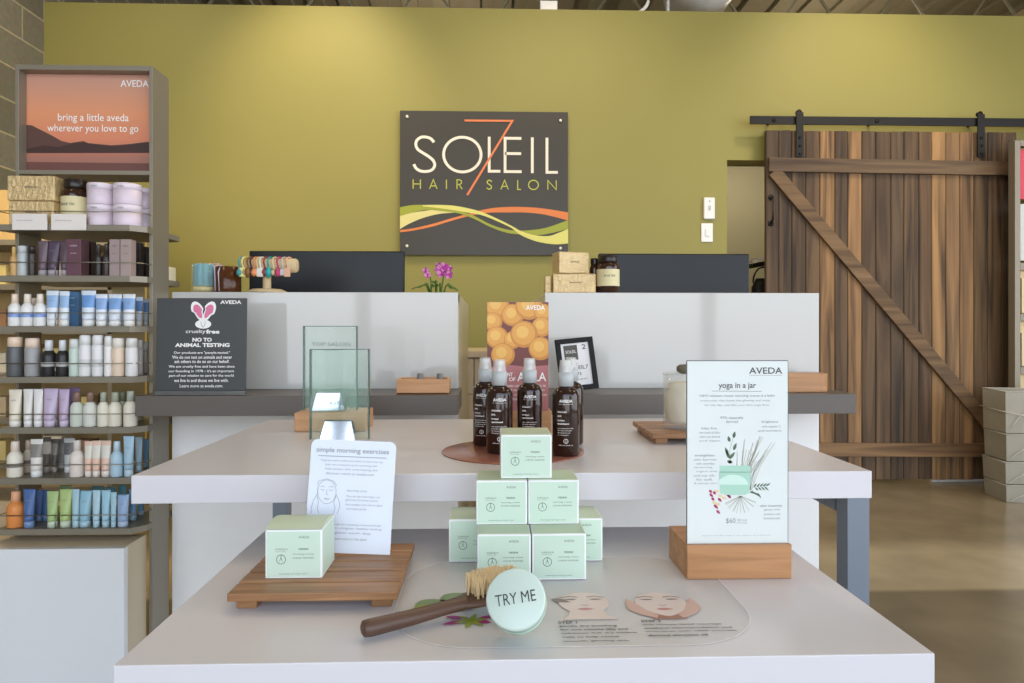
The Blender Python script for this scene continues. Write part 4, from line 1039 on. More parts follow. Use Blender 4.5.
# ================================================================== THINGS ON TOP OF THE DESK PANELS
def on_top(px, Y=YP + .05): return Vector((GX(px, Y), Y, PT + .0005))
S_ = (YP + .05) / F
t = empty('glass_jar', on_top(204), 'clear glass jar of turquoise cords on the left desk top', 'jar', 'glass jars on the left desk')
MB().lathe([(0, 0), (11.5 * S_, 0), (11.8 * S_, .003), (11.8 * S_, 28 * S_), (11.2 * S_, 28 * S_), (11 * S_, .005), (0, .005)], 28).build('jar_glass', mat('jar_glass', (230, 228, 200), .05, alpha=.15), t)
mb = MB()
for k in range(7):
    a = 2 * PI * k / 7; mb.lathe([(0, .018), (3.2 * S_, .022), (3.2 * S_, 27 * S_), (0, 29 * S_)], 10, Matrix.Translation((6.5 * S_ * math.cos(a), 6.5 * S_ * math.sin(a), 0)))
mb.build('turquoise_cords', mat('turquoise', (70, 170, 196), .5, noise=.2), t)
MB().lathe([(0, .006), (10 * S_, .006), (10 * S_, .017), (0, .018)], 20).build('gold_filler', mat('gold_filler', (222, 200, 130), .5), t)
t = empty('amber_jar', on_top(228), 'dark amber jar beside the turquoise cord jar on the left desk top', 'jar', 'glass jars on the left desk')
MB().lathe([(0, 0), (12 * S_, 0), (12.4 * S_, .003), (12.4 * S_, 25 * S_), (11.2 * S_, 25.5 * S_), (11.2 * S_, .004), (0, .004)], 28).build('jar_glass', mat('amber_glass', (84, 48, 24), .12, alpha=.85), t)
mb = MB(); mb.tube([(-4 * S_, -12.6 * S_, .004), (-4.5 * S_, -12.6 * S_, .06), (-3 * S_, -11 * S_, .078), (0, 0, .07)], .0022); mb.tube([(-9 * S_, -9 * S_, .004), (-9.5 * S_, -9 * S_, .078), (-5 * S_, 0, .08)], .003); mb.build('hanging_cords', mat('lilac_cord', (200, 180, 190), .5), t)
t = empty('cord_pendant_jar', on_top(216, YP + .09), 'slim pinkish jar between the turquoise and amber jars', 'jar', 'glass jars on the left desk')
MB().lathe([(0, 0), (6 * S_, 0), (6 * S_, 27 * S_), (5 * S_, 30 * S_), (0, 30 * S_)], 20).build('jar_body', mat('pinkish_jar', (176, 150, 140), .3), t)

# bracelet stand
t = empty('bracelet_stand', on_top(267), 'beige suede T-bar stand hung with bracelets on the left desk top', 'jewellery stand')
SUE = mat('suede', (204, 182, 142), .85, noise=.06, nscale=60)
zb = 27 * S_; R = 7 * S_
MB().lathe([(0, 0), (19 * S_, 0), (19 * S_, .004), (14 * S_, .011), (0, .011)], 28).build('stand_base', SUE, t)
MB().lathe([(4 * S_, .01), (4 * S_, zb)], 16).build('stand_stem', SUE, t)
MB().lathe([(0, -26.5 * S_), (R * .85, -26.5 * S_), (R, -25 * S_), (R, 28 * S_), (R * .85, 30 * S_), (0, 30 * S_)], 24, Matrix.Translation((0, 0, zb)) @ Matrix.Rotation(PI / 2, 4, 'Y')).build('bar', SUE, t)
bc = [(-24, (72, 150, 150), 'teal'), (-21, (232, 226, 150), 'pale yellow'), (-16, (130, 92, 50), 'brown'), (-10, (226, 140, 90), 'coral'), (-4, (228, 222, 214), 'white'), (4, (40, 160, 160), 'turquoise'), (13, (190, 60, 110), 'magenta'), (22, (222, 170, 140), 'peach'), (-19, (196, 160, 90), 'gold'), (-13, (60, 48, 42), 'black'), (-7, (220, 190, 130), 'sand'), (0, (150, 60, 60), 'dark red'), (8.5, (214, 196, 150), 'beige'), (17.5, (196, 190, 186), 'silver')]
for i, (ox, c_, nm) in enumerate(bc):
    q3 = 1.35 if i < 8 else 1.0
    b = empty('bracelet', t.location + Vector((ox * S_, 0, zb)), '%s bracelet with a charm hanging on the suede bar' % nm, 'bracelet', 'bracelets on the suede bar')
    m1 = mat('bead_' + nm.replace(' ', '_'), c_, .35); rr = R + .0028
    mb = MB(); mb.tube([(.004 * math.sin(2 * a), rr * math.cos(a), rr * 1.15 * math.sin(a) - rr * .12) for a in [2 * PI * k / 24 for k in range(24)]], .0026, 6, closed=True); mb.build('band', m1, b)
    mb = MB()
    if i % 3 == 0: mb.lathe([(0, -.011), (.006, -.006), (.007, 0), (.004, .006), (0, .008)], 10, Matrix.Translation((0, -rr - .002, -.022)) @ Matrix.Scale(q3, 4))
    elif i % 3 == 1: mb.box(-.007, .007, -.003, .003, -.012, .008, .002, M=Matrix.Translation((0, -rr - .002, -.02)) @ Matrix.Scale(q3, 4))
    else: mb.lathe([(0, -.014), (.004, -.01), (.008, .0), (.004, .01), (0, .012)], 10, Matrix.Translation((0, -rr - .002, -.022)) @ Matrix.Scale(q3, 4))
    mb.tube([(0, -rr - .002, -.012), (0, -rr, 0)], .0012, 5)
    mb.build('charm', m1, b)

# gold wrapped boxes
GOLD = mat('gold_wrap', (216, 188, 138), .28, metal=.25, noise=.14, nscale=30, bump=.6, bscale=90)
GLAB = mat('gold_label', (200, 186, 140), .4)
def goldbox(x0, x1, y0, y1, Y, d, z, label, rz=0, text='TEA TREE', group='gold wrapped gift boxes'):
    A, B = GX(x0, Y), GX(x1, Y); w = B - A; h = abs(y1 - y0) / F * Y
    t = empty('gift_box', ((A + B) / 2, Y, z), label, 'gift box', group, rz=rz)
    mb = MB(); mb.box(-w / 2, w / 2, 0, d, 0, h, .003)
    mb.build('wrapped_box', GOLD, t)
    mb = MB(); put_text(mb, text, -w * .12, w * .16, h * .5, h * .58, -.0012); mb.build('box_print', INK, t)
    return h
z = PT + .0005
h1 = goldbox(553, 596, 273.5, 293, YP + .03, .07, z, 'gold wrapped box at the bottom of the pair on the right desk top', text='SHAMPURE')
goldbox(558, 590.5, 251.5, 273, YP + .035, .06, z + h1 + .001, 'gold wrapped box stacked on another on the right desk top', rz=.28, text='SHAMPURE')
goldbox(544.8, 551, 275, 292.5, YP + .04, .05, z, 'narrow gold wrapped box leaning beside the pair on the right desk', text='A')
def amber_jar(px, Y, z, r, h, label, lab=True):
    t = empty('amber_jar', (GX(px, Y), Y, z), label, 'jar', 'amber apothecary jars')
    MB().lathe([(0, 0), (r, 0), (r, h * .7), (r * .92, h * .76), (r * .7, h * .8), (r * .66, h * .82), (0, h * .82)], 28).build('jar_body', mat('amber_dark', (56, 32, 20), .1, spec=.7), t)
    MB().lathe([(0, h * .8), (r * .78, h * .8), (r * .82, h * .84), (r * .82, h * .98), (r * .75, h), (0, h)], 24).build('lid', mat('jar_lid_black', (40, 32, 28), .3), t)
    if lab:
        MB().lathe([(r + .0006, h * .18), (r + .0006, h * .62)], 28).build('paper_label', mat('cream_label', (224, 212, 166), .6), t)
        mb = MB(); put_text(mb, 'BLUE TEA', -r * .5, r * .5, h * .42, h * .47, -r - .0012); mb.build('label_print', INK, t)
amber_jar(608, YP + .045, PT + .0005, 11.3 * S_, 38 * S_, 'amber jar with cream label beside the gold boxes on the right desk')
amber_jar(594.5, YP + .078, PT + .0005, 5 * S_, 36 * S_, 'small black jar half hidden between gold boxes and labelled jar', False)

# orchid behind the left desk
YOr = 2.36
base = Vector((GX(436, YOr), YOr, .7405))
t = empty('potted_orchid', base, 'potted orchid with magenta blossoms behind the left desk panel', 'orchid')
MB().lathe([(0, 0), (.05, 0), (.065, .12), (.062, .125), (.055, .118), (0, .11)], 24).build('pot', WHITEP, t)
def og(px, py): g = G(px, py, YOr); return g - base
LEAF = mat('orchid_leaf', (72, 104, 36), .4)
mb = MB()
rt = Vector((0, 0, .11))
mb.tube([rt, og(431, 292), og(431, 281), og(430, 276)], [.003, .003, .0025, .002], 6); mb.tube([rt, og(441, 292), og(443, 280), og(444, 274)], [.0035, .0035, .003, .002], 6)
mb.build('stem', LEAF, t)
def leaf(pts, w):
    pts = smooth([tuple(p_) for p_ in pts], 4); mb = MB(); n_ = len(pts); L_ = []; R_ = []
    for i, p_ in enumerate(pts):
        s_ = i / (n_ - 1); ww_ = w * math.sin(PI * min(1, .12 + .88 * s_)) + .0004
        p_ = Vector(p_); L_.append(p_ + Vector((ww_ * .25, ww_ * .5, ww_ * .45))); R_.append(p_ + Vector((-ww_ * .25, -ww_ * .5, -ww_ * .3)))
    for i in range(n_ - 1):
        a, b, c_, d_ = L_[i], pts[i], pts[i + 1], L_[i + 1]; mb.face([a, b, c_, d_]); mb.face([pts[i], R_[i], R_[i + 1], pts[i + 1]])
    o = mb.build('leaf', LEAF, t); s_ = o.modifiers.new('t', 'SOLIDIFY'); s_.thickness = .0015
leaf([rt, og(429, 291), og(420, 287), og(411, 289)], .012); leaf([rt, og(444, 291), og(452, 288), og(459, 291)], .012)
leaf([rt, og(436, 288), og(434, 283), og(431, 281)], .010); leaf([rt, og(431, 292), og(434, 287), og(438, 281)], .010); leaf([rt, og(440, 290), og(438, 286), og(434, 281)], .008)
PET = [mat('orchid_magenta', (190, 66, 160), .5), mat('orchid_pink', (220, 140, 190), .5), mat('orchid_dark', (130, 20, 100), .5)]
rnd = random.Random(11)
for (px, py, sc) in ((440, 270, 1.1), (446, 272, 1.15), (444, 267, .95), (449, 275, .9), (440, 274, .8), (426, 271, .7), (428, 275, .75), (450, 268, .6), (438, 265, .6)):
    c_ = og(px, py) + Vector((0, rnd.uniform(-.012, .008), 0)); mb = MB(); k0 = rnd.uniform(0, 1)
    for k in range(5):
        a = k0 + 2 * PI * k / 5; d_ = Vector((math.cos(a), -.35, math.sin(a))); s_ = Vector((-math.sin(a), 0, math.cos(a)))
        l_ = .018 * sc; w_ = .008 * sc
        mb.mi = 0 if k % 2 == 0 else 1
        mb.face([c_, c_ + d_ * l_ * .5 + s_ * w_, c_ + d_ * l_, c_ + d_ * l_ * .5 - s_ * w_])
    mb.mi = 2; mb.lathe([(0, -.003), (.003, 0), (0, .003)], 8, Matrix.Translation(c_ + Vector((0, -.004, 0))))
    o = mb.build('blossom', PET if px > 430 else [PET[1], PET[0], PET[2]], t); s_ = o.modifiers.new('t', 'SOLIDIFY'); s_.thickness = .0008

# ================================================================== LEFT DISPLAY UNIT
YF = 1.98
ux0 = GX(15, YF); ux1 = GX(152.5, YF); UD = .1
uc = (ux0 + ux1) / 2; UW = ux1 - ux0; UT = GZ(65, YF, 80)
t = empty('display_unit', (uc, YF, 0), 'tall taupe shelf unit with a sunset poster and travel products at left', 'display unit', 'display units')
fw = .0095; hzb = GZ(174.5, YF, 80)
MB().box(UW / 2 - fw, UW / 2, 0, UD, 0, UT, .001).build('side_post', FRAME, t)
MB().box(-UW / 2, -UW / 2 + fw, 0, UD, 0, UT, .001).build('side_post', FRAME, t)
mb = MB(); mb.box(-UW / 2 + fw, UW / 2 - fw, 0, UD, UT - .014, UT, .001); mb.build('top_rail', FRAME, t)
mb = MB(); mb.box(-UW / 2 + fw, UW / 2 - fw, 0, UD, hzb, hzb + .012, .001); mb.build('header_rail', FRAME, t)
# sunset poster
def sunset():
    m = bpy.data.materials.new('sunset_print'); m.use_nodes = True; nt = m.node_tree; b = nt.nodes['Principled BSDF']
    tcn = nt.nodes.new('ShaderNodeTexCoord'); s = nt.nodes.new('ShaderNodeSeparateXYZ'); r = nt.nodes.new('ShaderNodeValToRGB')
    nt.links.new(tcn.outputs['Generated'], s.inputs[0]); nt.links.new(s.outputs['Z'], r.inputs[0]); nt.links.new(r.outputs[0], b.inputs['Base Color'])
    es = r.color_ramp.elements; es[0].position = 0; es[0].color = lin((150, 108, 98)); es[1].position = 1; es[1].color = lin((204, 154, 134))
    for p_, c_ in ((.17, (176, 118, 100)), (.2, (190, 120, 96)), (.35, (222, 138, 104)), (.6, (228, 152, 110))): e = es.new(p_); e.color = lin(c_)
    b.inputs['Roughness'].default_value = .4
    return m
px0, px1 = -UW / 2 + fw, UW / 2 - fw; pz0, pz1 = hzb + .012, UT - .014
MB().box(px0, px1, .034, .038, pz0, pz1).build('poster_sheet', sunset(), t)
def sp_(x, y):   # crop (0,40) scale 3.417
    g = G(x / 3.417, 40 + y / 3.417, YF + .0335); return (max(px0, min(px1 - .001, g.x - uc)), g.z)
mb = MB(); pts = [(95, 290), (110, 292), (135, 305), (175, 325), (210, 345), (240, 352), (285, 345), (300, 352), (380, 360), (520, 350), (540, 352), (540, 386), (60, 386), (60, 290)]
mb.poly([sp_(*p_) for p_ in pts], .0335); tag(mb.build('printed_mountain', mat('mountain_print', (96, 66, 58), .5), t))
mb = MB(); pts = [(60, 372), (150, 360), (200, 366), (250, 352), (290, 350), (330, 358), (400, 362), (470, 352), (540, 346), (540, 386), (60, 386)]
mb.poly([sp_(*p_) for p_ in pts], .0332); mb.build('printed_shore', mat('shore_print', (70, 48, 44), .5), t)
mb = MB(); pts = [(60, 416), (540, 422), (540, 450), (60, 450)]; mb.poly([sp_(*p_) for p_ in pts], .0332); mb.build('printed_water', mat('water_print', (116, 74, 66), .5), t)
mb = MB()
def st(s, x0, y0, x1, y1, b_=0):
    g0_ = G(x0 / 3.417, 40 + y1 / 3.417, YF + .033); g1_ = G(x1 / 3.417, 40 + y0 / 3.417, YF + .033); put_text(mb, s, g0_.x - uc, g1_.x - uc, g0_.z, g1_.z, .0325, b_)
st('bring a little aveda', 198, 253, 440, 284, .004); st('wherever you love to go', 162, 290, 473, 320, .004); st('AVEDA', 412, 138, 508, 160, .01)
mb.build('poster_lettering', WINK, t)
SZ = [1.253, 1.116, .980, .844, .708, .572, .436]
YSF = 1.915
for k, z in enumerate(SZ):
    s_ = MB().prism([(-UW / 2 - .0, .0), (-UW / 2 - .012, YSF - YF), (UW / 2 - .03, YSF - YF), (UW / 2 - .0, YSF - YF + .035), (UW / 2 - .0, .0), (UW / 2 - fw, .0), (UW / 2 - fw, UD), (UW / 2, UD), (UW / 2, .17), (UW / 2 - .03, .19), (-UW / 2, .19), (-UW / 2, UD), (-UW / 2 + fw, UD), (-UW / 2 + fw, 0), (-UW / 2, 0)], z - .016, z, 'XY').build('shelf', FRAME, t)
    mb = MB(); zr = z + .036; y0 = YSF - YF + .002
    mb.tube([(-UW / 2 - .003, .0, zr), (-UW / 2 - .006, y0 + .01, zr), (-UW / 2 + .0, y0, zr), (UW / 2 - .034, y0, zr), (UW / 2 - .006, y0 + .034, zr), (UW / 2 - .004, 0, zr)], .0013, 6)
    for xx in (-.04,): mb.tube([(xx, y0, z), (xx, y0, zr)], .0011, 6)
    mb.build('guard_wire', RAILM, s_)
# cabinet below
cz_ = .402; cy0 = 1.85
t = empty('base_cabinet', (uc - .15, cy0, 0), 'white gloss base cabinet with cream sides under the left shelf unit', 'cabinet')
cr = GX(124, cy0) - (uc - .15)
MB().box(-.75, cr - .004, .02, .127, 0, cz_ - .004, .001).build('cabinet_body', CREAM, t)
MB().box(-.75, cr, 0, .0195, .0, cz_, .001).build('door', mat('white_gloss_door', (238, 238, 238), .12, noise=.01), t)
MB().box(-.75, cr - .004, .0195, .127, cz_ - .004, cz_, .0005).build('cabinet_top', CREAM, t)

# ---------------- the products
ROW = {0: 1.94, 1: 2.0, 2: 2.055}
ORD = ['first', 'second', 'third', 'fourth', 'fifth', 'sixth', 'seventh', 'bottom']
ORDS = {0: 'top', 1: 'second', 2: 'third', 3: 'fourth', 4: 'fifth', 5: 'sixth', 6: 'bottom'}
def cm(c, r=.35):
    if max(c) > 110: c = tuple(int(v * .87 + 242 * .13) for v in c)
    return mat('prod_%d_%d_%d' % c, c, r, noise=.02)
def prod_bottle(t, w, h, body, cap, band=None, cap_frac=.28, cap_w=.55):
    r = w / 2; hb = h * (1 - cap_frac)
    MB().lathe([(0, 0), (r * .94, 0), (r, .002), (r, hb * .74), (r * .93, hb * .84), (r * .6, hb * .96), (r * cap_w * .9, hb), (0, hb)], 20).build('bottle_body', cm(body), t)
    MB().lathe([(0, hb - .001), (r * cap_w, hb - .001), (r * cap_w * .92, h - .002), (r * cap_w * .8, h), (0, h)], 18).build('cap', cm(cap), t)
    if band: MB().lathe([(r + .0004, hb * .38), (r + .0004, hb * .54)], 20).build('label_band', cm(band), t)
def prod_can(t, w, h, body, cap, band=None, cap_frac=.25):
    r = w / 2; hb = h * (1 - cap_frac)
    MB().lathe([(0, 0), (r * .95, 0), (r, .002), (r, hb - .003), (r * .95, hb), (0, hb)], 20).build('can_body', cm(body), t)
    MB().lathe([(0, hb), (r * .93, hb), (r * .9, h - .003), (r * .78, h), (0, h)], 18).build('cap', cm(cap), t)
    if band: MB().lathe([(r + .0004, hb * .3), (r + .0004, hb * .55)], 20).build('label_band', cm(band), t)
def prod_tube(t, w, h, body, cap, band=None, top=None):
    n = 16; r = w / 2
    def ring(s_): 
        rx = r * (.80 + .22 * s_); ry = max(.0012, r * .85 * (1 - s_ ** 1.3)); z_ = h * (.17 + .83 * s_)
        return [(rx * math.cos(a), ry * math.sin(a), z_) for a in [2 * PI * i / n for i in range(n)]]
    mb = MB(); ss = [0, .1, .25, .42, .45, .6, .8, .84, .93, 1.0]
    mb.loft([ring(s_) for s_ in ss])
    mb.bm.faces.ensure_lookup_table(); mats = [cm(body), cm(band or body), cm(top or body)]
    for f in mb.bm.faces:
        zc = sum(v.co.z for v in f.verts) / len(f.verts); s_ = (zc / h - .17) / .83
        f.material_index = 2 if s_ > .84 else (1 if s_ > .43 else 0)
    mb.build('tube_body', mats, t)
    MB().lathe([(0, 0), (r * .80, 0), (r * .80, h * .16), (r * .7, h * .17), (0, h * .17)], 18).build('cap', cm(cap), t)
    if w > .028:
        mb = MB(); put_text(mb, 'AVEDA', -w * .2, w * .2, h * .70, h * .73, -r * .85 * (1 - .62 ** 1.3) - .0015, .01); mb.build('tube_print', GINK, t)
def prod_box(t, w, h, body, cap, band=None, d=None):
    d = d or w; mb = MB(); mb.box(-w / 2, w / 2, -d / 2, d / 2, 0, h, .0008); mb.build('box_body', cm(body), t)
    mb = MB(); put_text(mb, 'AVEDA', -w * .25, w * .25, h * .8, h * .84, -d / 2 - .0006, .02); put_text(mb, 'invati', -w * .2, w * .2, h * .6, h * .63, -d / 2 - .0006, .01); mb.build('box_print', cm(cap), t)
def prod_pot(t, w, h, body, cap, band=None):
    r = w / 2
    MB().lathe([(0, 0), (r * .96, 0), (r, .002), (r, h * .70), (0, h * .70)], 26).build('pot_body', cm(body), t)
    MB().lathe([(0, h * .705), (r * 1.01, h * .705), (r * 1.01, h * .97), (r * .96, h), (0, h)], 26).build('lid', cm(cap), t)
KF = {'bottle': prod_bottle, 'can': prod_can, 'tube': prod_tube, 'box': prod_box, 'pot': prod_pot}
NM = {'bottle': 'travel_bottle', 'can': 'styling_can', 'tube': 'product_tube', 'box': 'product_box', 'pot': 'cream_pot'}
CAT = {'bottle': 'bottle', 'can': 'can', 'tube': 'tube', 'box': 'box', 'pot': 'pot'}
WH = (236, 234, 230); 
items = {
 1: [('bottle', 10.5, 17.5, 247, 0, (196, 150, 80), (210, 170, 90), None, 'amber gold bottle'), ('can', 18, 28, 246, 0, (178, 186, 184), (190, 196, 194), None, 'silver cylinder'), ('can', 28.5, 35.5, 246, 0, (60, 48, 44), (50, 40, 38), None, 'dark brown cylinder'),
     ('tube', 38, 48, 241, 0, (110, 92, 100), (150, 140, 146), None, 'mauve grey tube'), ('tube', 47.5, 60, 241, 0, (88, 72, 88), (160, 150, 156), None, 'mauve grey tube'), ('tube', 60, 70, 241, 0, (98, 80, 90), (150, 140, 146), None, 'mauve grey tube'),
     ('box', 70.5, 85, 240, 0, (104, 70, 80), (200, 180, 184), None, 'plum carton'), ('box', 85.5, 94, 242, 1, (54, 38, 42), (120, 100, 104), None, 'dark maroon carton'), ('bottle', 95, 102, 244, 0, (46, 38, 36), (70, 64, 62), None, 'small black spray bottle'), ('bottle', 102.5, 111, 244, 0, (50, 40, 36), (60, 52, 50), None, 'small black spray bottle'),
     ('box', 112, 122, 240, 0, (150, 128, 124), (110, 92, 90), None, 'taupe pink carton'), ('box', 123, 133.5, 240, 0, (156, 134, 128), (110, 92, 90), None, 'taupe pink carton'), ('box', 134.5, 142, 243, 1, (58, 50, 48), (100, 90, 90), None, 'near black carton'), ('box', 142.5, 148, 246, 2, (52, 46, 44), (100, 90, 90), None, 'near black carton'),
     ('box', 75, 86, 246, 2, (54, 38, 42), (100, 90, 90), None, 'dark maroon carton'), ('tube', 40, 54, 246, 2, (88, 72, 88), (150, 140, 146), None, 'mauve grey tube')],
 2: [('bottle', 9, 21, 294, 0, WH, (240, 214, 190), (120, 150, 210), 'white travel bottle with blue band'), ('bottle', 21.5, 34, 294, 0, WH, (240, 224, 206), (120, 150, 210), 'white travel bottle with blue band'), ('bottle', 34.5, 46, 294, 0, WH, (240, 224, 206), (120, 150, 210), 'white travel bottle with blue band'),
     ('tube', 46.5, 59, 290.5, 0, (226, 232, 240), WH, (142, 180, 222), 'white and sky blue tube', ), ('tube', 59.5, 69.5, 291, 0, (226, 232, 240), WH, (142, 180, 222), 'white and sky blue tube'), ('box', 70.5, 81, 292, 1, (72, 128, 178), (226, 232, 240), None, 'deep blue carton'),
     ('tube', 81.5, 96, 290.5, 0, (220, 230, 240), WH, (96, 150, 214), 'white and sky blue tube'), ('tube', 95.5, 107.5, 294, 0, (226, 232, 240), WH, (130, 168, 220), 'white and sky blue tube'), ('tube', 108.5, 122, 294, 0, (220, 226, 236), WH, (110, 156, 214), 'white and sky blue tube'), ('tube', 123, 135.5, 294, 0, (228, 232, 238), WH, (124, 166, 220), 'white and sky blue tube'),
     ('tube', 136, 143, 297, 1, (210, 222, 236), WH, (90, 140, 206), 'white and sky blue tube'), ('tube', 143.5, 149, 298, 2, (210, 222, 236), WH, (90, 140, 206), 'white and sky blue tube'),
     ('bottle', 16, 27, 298, 1, WH, (240, 214, 190), (120, 150, 210), 'white travel bottle with blue band'), ('bottle', 28, 40, 298, 1, WH, (240, 214, 190), (120, 150, 210), 'white travel bottle with blue band'), ('tube', 101, 114, 298, 1, (220, 226, 236), WH, (110, 156, 214), 'white and sky blue tube'), ('tube', 118, 129, 298, 1, (220, 226, 236), WH, (110, 156, 214), 'white and sky blue tube')],
 3: [('can', 8, 22.5, 337, 0, (96, 98, 98), (240, 208, 176), None, 'charcoal can with peach cap'), ('can', 25.5, 39.5, 338, 0, (150, 150, 148), (240, 212, 186), None, 'grey can with peach cap'), ('bottle', 42, 56, 340, 0, (44, 42, 42), (228, 230, 232), (170, 170, 168), 'black bottle with white spray cap'), ('bottle', 56.5, 69, 340, 0, (44, 42, 42), (228, 230, 232), (170, 170, 168), 'black bottle with white spray cap'),
     ('can', 69.5, 79, 339, 0, (196, 210, 196), (220, 224, 216), None, 'pale green can'), ('can', 79.5, 91.5, 335, 0, (232, 230, 228), WH, (206, 206, 204), 'white styling can'), ('can', 92.5, 103.5, 335, 0, (232, 230, 228), WH, (206, 206, 204), 'white styling can'), ('can', 104.5, 112, 336, 0, (236, 232, 228), WH, None, 'white styling can'),
     ('can', 112.5, 124.5, 338, 0, (232, 206, 176), (240, 230, 216), None, 'peach styling can'), ('can', 126, 137.5, 338, 0, (232, 230, 226), (226, 222, 216), None, 'white styling can'), ('can', 138, 143, 340, 1, (214, 210, 204), WH, None, 'slim grey white can'), ('can', 143.5, 148.5, 341, 2, (190, 180, 170), WH, None, 'slim grey white can'),
     ('can', 17, 28, 342, 1, (66, 62, 60), (220, 190, 160), None, 'charcoal can with peach cap'), ('can', 118, 129, 341, 1, (210, 186, 160), (230, 214, 196), None, 'peach styling can')],
 4: [('tube', 9, 22, 389.5, 0, (238, 226, 200), (238, 232, 220), None, 'cream coloured tube'), ('tube', 23.5, 33, 389, 0, (232, 228, 218), WH, None, 'white tube'), ('tube', 33.5, 43, 389, 0, (234, 230, 224), WH, None, 'white tube'), ('tube', 43.5, 58.5, 388.5, 0, (196, 176, 204), (206, 190, 212), None, 'lavender tube'), ('tube', 59, 69.5, 389, 0, (188, 166, 196), (206, 190, 212), None, 'lavender tube'),
     ('bottle', 71, 83.5, 392, 0, (206, 212, 194), (128, 92, 72), None, 'pale bottle with brown cap'), ('bottle', 84, 97, 392, 0, (220, 218, 206), (128, 92, 72), None, 'pale bottle with brown cap'), ('bottle', 98, 109, 392, 0, (234, 226, 204), (160, 164, 140), None, 'cream bottle with sage cap'), ('bottle', 109, 121.5, 392, 0, (236, 226, 204), (160, 164, 140), None, 'cream bottle with sage cap'), ('bottle', 124, 137, 391, 0, (238, 228, 206), (170, 176, 156), None, 'cream bottle with sage cap'),
     ('tube', 67, 80, 387.5, 1, (150, 118, 160), (170, 140, 176), None, 'purple tube'), ('bottle', 96, 107, 393, 1, (120, 96, 80), (90, 60, 50), None, 'brown bottle'), ('bottle', 118, 128, 392, 1, (200, 206, 180), (120, 130, 100), None, 'sage bottle with green cap'), ('bottle', 132, 143, 394, 2, (226, 216, 190), (130, 140, 110), None, 'sage bottle with green cap')],
 5: [('bottle', 8, 22.5, 441, 0, (236, 226, 206), (240, 220, 200), (120, 110, 100), 'cream bottle with dark band'), ('bottle', 22, 31, 440, 1, (232, 214, 190), (230, 206, 180), (120, 110, 100), 'cream bottle with dark band'), ('tube', 30.5, 43, 439, 0, (230, 224, 214), WH, (130, 122, 114), 'white tube with grey band', ), ('tube', 43, 51, 437, 1, (110, 100, 92), (160, 150, 140), (206, 196, 180), 'grey and cream tube'), ('tube', 51, 58, 439, 1, (96, 90, 86), (160, 150, 140), (130, 120, 112), 'dark grey tube'), ('tube', 57.5, 66, 438, 2, (170, 170, 166), WH, (190, 188, 184), 'silver grey tube'), ('tube', 64, 75, 438, 1, (200, 200, 196), WH, (110, 108, 106), 'white tube with grey band'),
     ('bottle', 70.5, 84.5, 440, 0, (236, 222, 208), (230, 216, 200), None, 'cream blush bottle'), ('tube', 84.5, 92.5, 441, 0, (236, 196, 170), (240, 224, 210), (230, 222, 206), 'cream and peach tube'), ('tube', 92, 101, 440.5, 0, (238, 198, 172), (240, 224, 210), (230, 222, 206), 'cream and peach tube'), ('tube', 101, 111, 440.5, 0, (236, 196, 170), (240, 224, 210), (230, 222, 206), 'cream and peach tube'), ('bottle', 111, 123, 441, 0, (176, 208, 224), (198, 222, 234), None, 'light blue bottle'), ('tube', 123.5, 134, 436, 0, (160, 196, 214), (190, 216, 228), None, 'light blue tube'), ('tube', 135, 142.5, 437, 1, (176, 206, 220), (190, 216, 228), None, 'light blue tube'), ('tube', 143, 149, 438, 2, (96, 150, 180), (140, 180, 200), None, 'medium blue tube')],
 6: [('bottle', 8, 24, 491, 0, (226, 130, 52), (238, 168, 120), None, 'orange bottle'), ('tube', 23.5, 35.5, 489, 0, (60, 96, 156), (110, 140, 190), None, 'royal blue tube'), ('tube', 36, 43, 490, 1, (58, 92, 152), (110, 140, 190), None, 'royal blue tube'), ('tube', 42.5, 48.5, 490, 1, (62, 100, 160), (110, 140, 190), None, 'royal blue tube'), ('tube', 47, 58.5, 491, 0, (166, 194, 118), (200, 214, 190), None, 'light green tube'), ('tube', 59.5, 72.5, 489, 0, (176, 200, 116), (204, 216, 190), None, 'light green tube'),
     ('tube', 72, 79.5, 489, 0, (164, 202, 212), (176, 210, 220), None, 'pale aqua tube'), ('tube', 79, 92, 490.5, 0, (140, 190, 208), (170, 206, 220), None, 'pale aqua tube'), ('tube', 92.5, 100.5, 490, 0, (176, 212, 224), (170, 206, 220), None, 'pale aqua tube'), ('tube', 101.5, 110.5, 490, 0, (156, 204, 222), (170, 206, 220), None, 'pale aqua tube'), ('tube', 110.5, 116.5, 492, 0, (160, 204, 216), (170, 206, 220), None, 'pale aqua tube'), ('tube', 117, 129, 494.5, 0, (140, 170, 206), (176, 196, 220), None, 'periwinkle tube'),
     ('tube', 129, 137, 489, 1, (110, 160, 200), (150, 190, 214), None, 'sea blue tube'), ('tube', 137.5, 144.5, 488, 2, (90, 150, 176), (150, 190, 214), None, 'sea blue tube'), ('tube', 60, 72, 484, 2, (140, 156, 100), (190, 200, 170), None, 'olive green tube'), ('tube', 92, 104, 485, 2, (96, 164, 176), (150, 190, 200), None, 'teal tube'), ('tube', 106, 116, 486, 2, (100, 168, 180), (150, 190, 200), None, 'teal tube'), ('tube', 118, 127, 484, 2, (84, 156, 166), (150, 190, 200), None, 'teal tube'), ('bottle', 25, 34, 488, 2, (240, 170, 140), (240, 190, 160), None, 'peach bottle')],
}
WORDS = {0: 'first', 1: 'second', 2: 'third', 3: 'fourth', 4: 'fifth', 5: 'sixth', 6: 'seventh', 7: 'eighth', 8: 'ninth', 9: 'tenth', 10: 'eleventh', 11: 'twelfth', 12: 'thirteenth'}
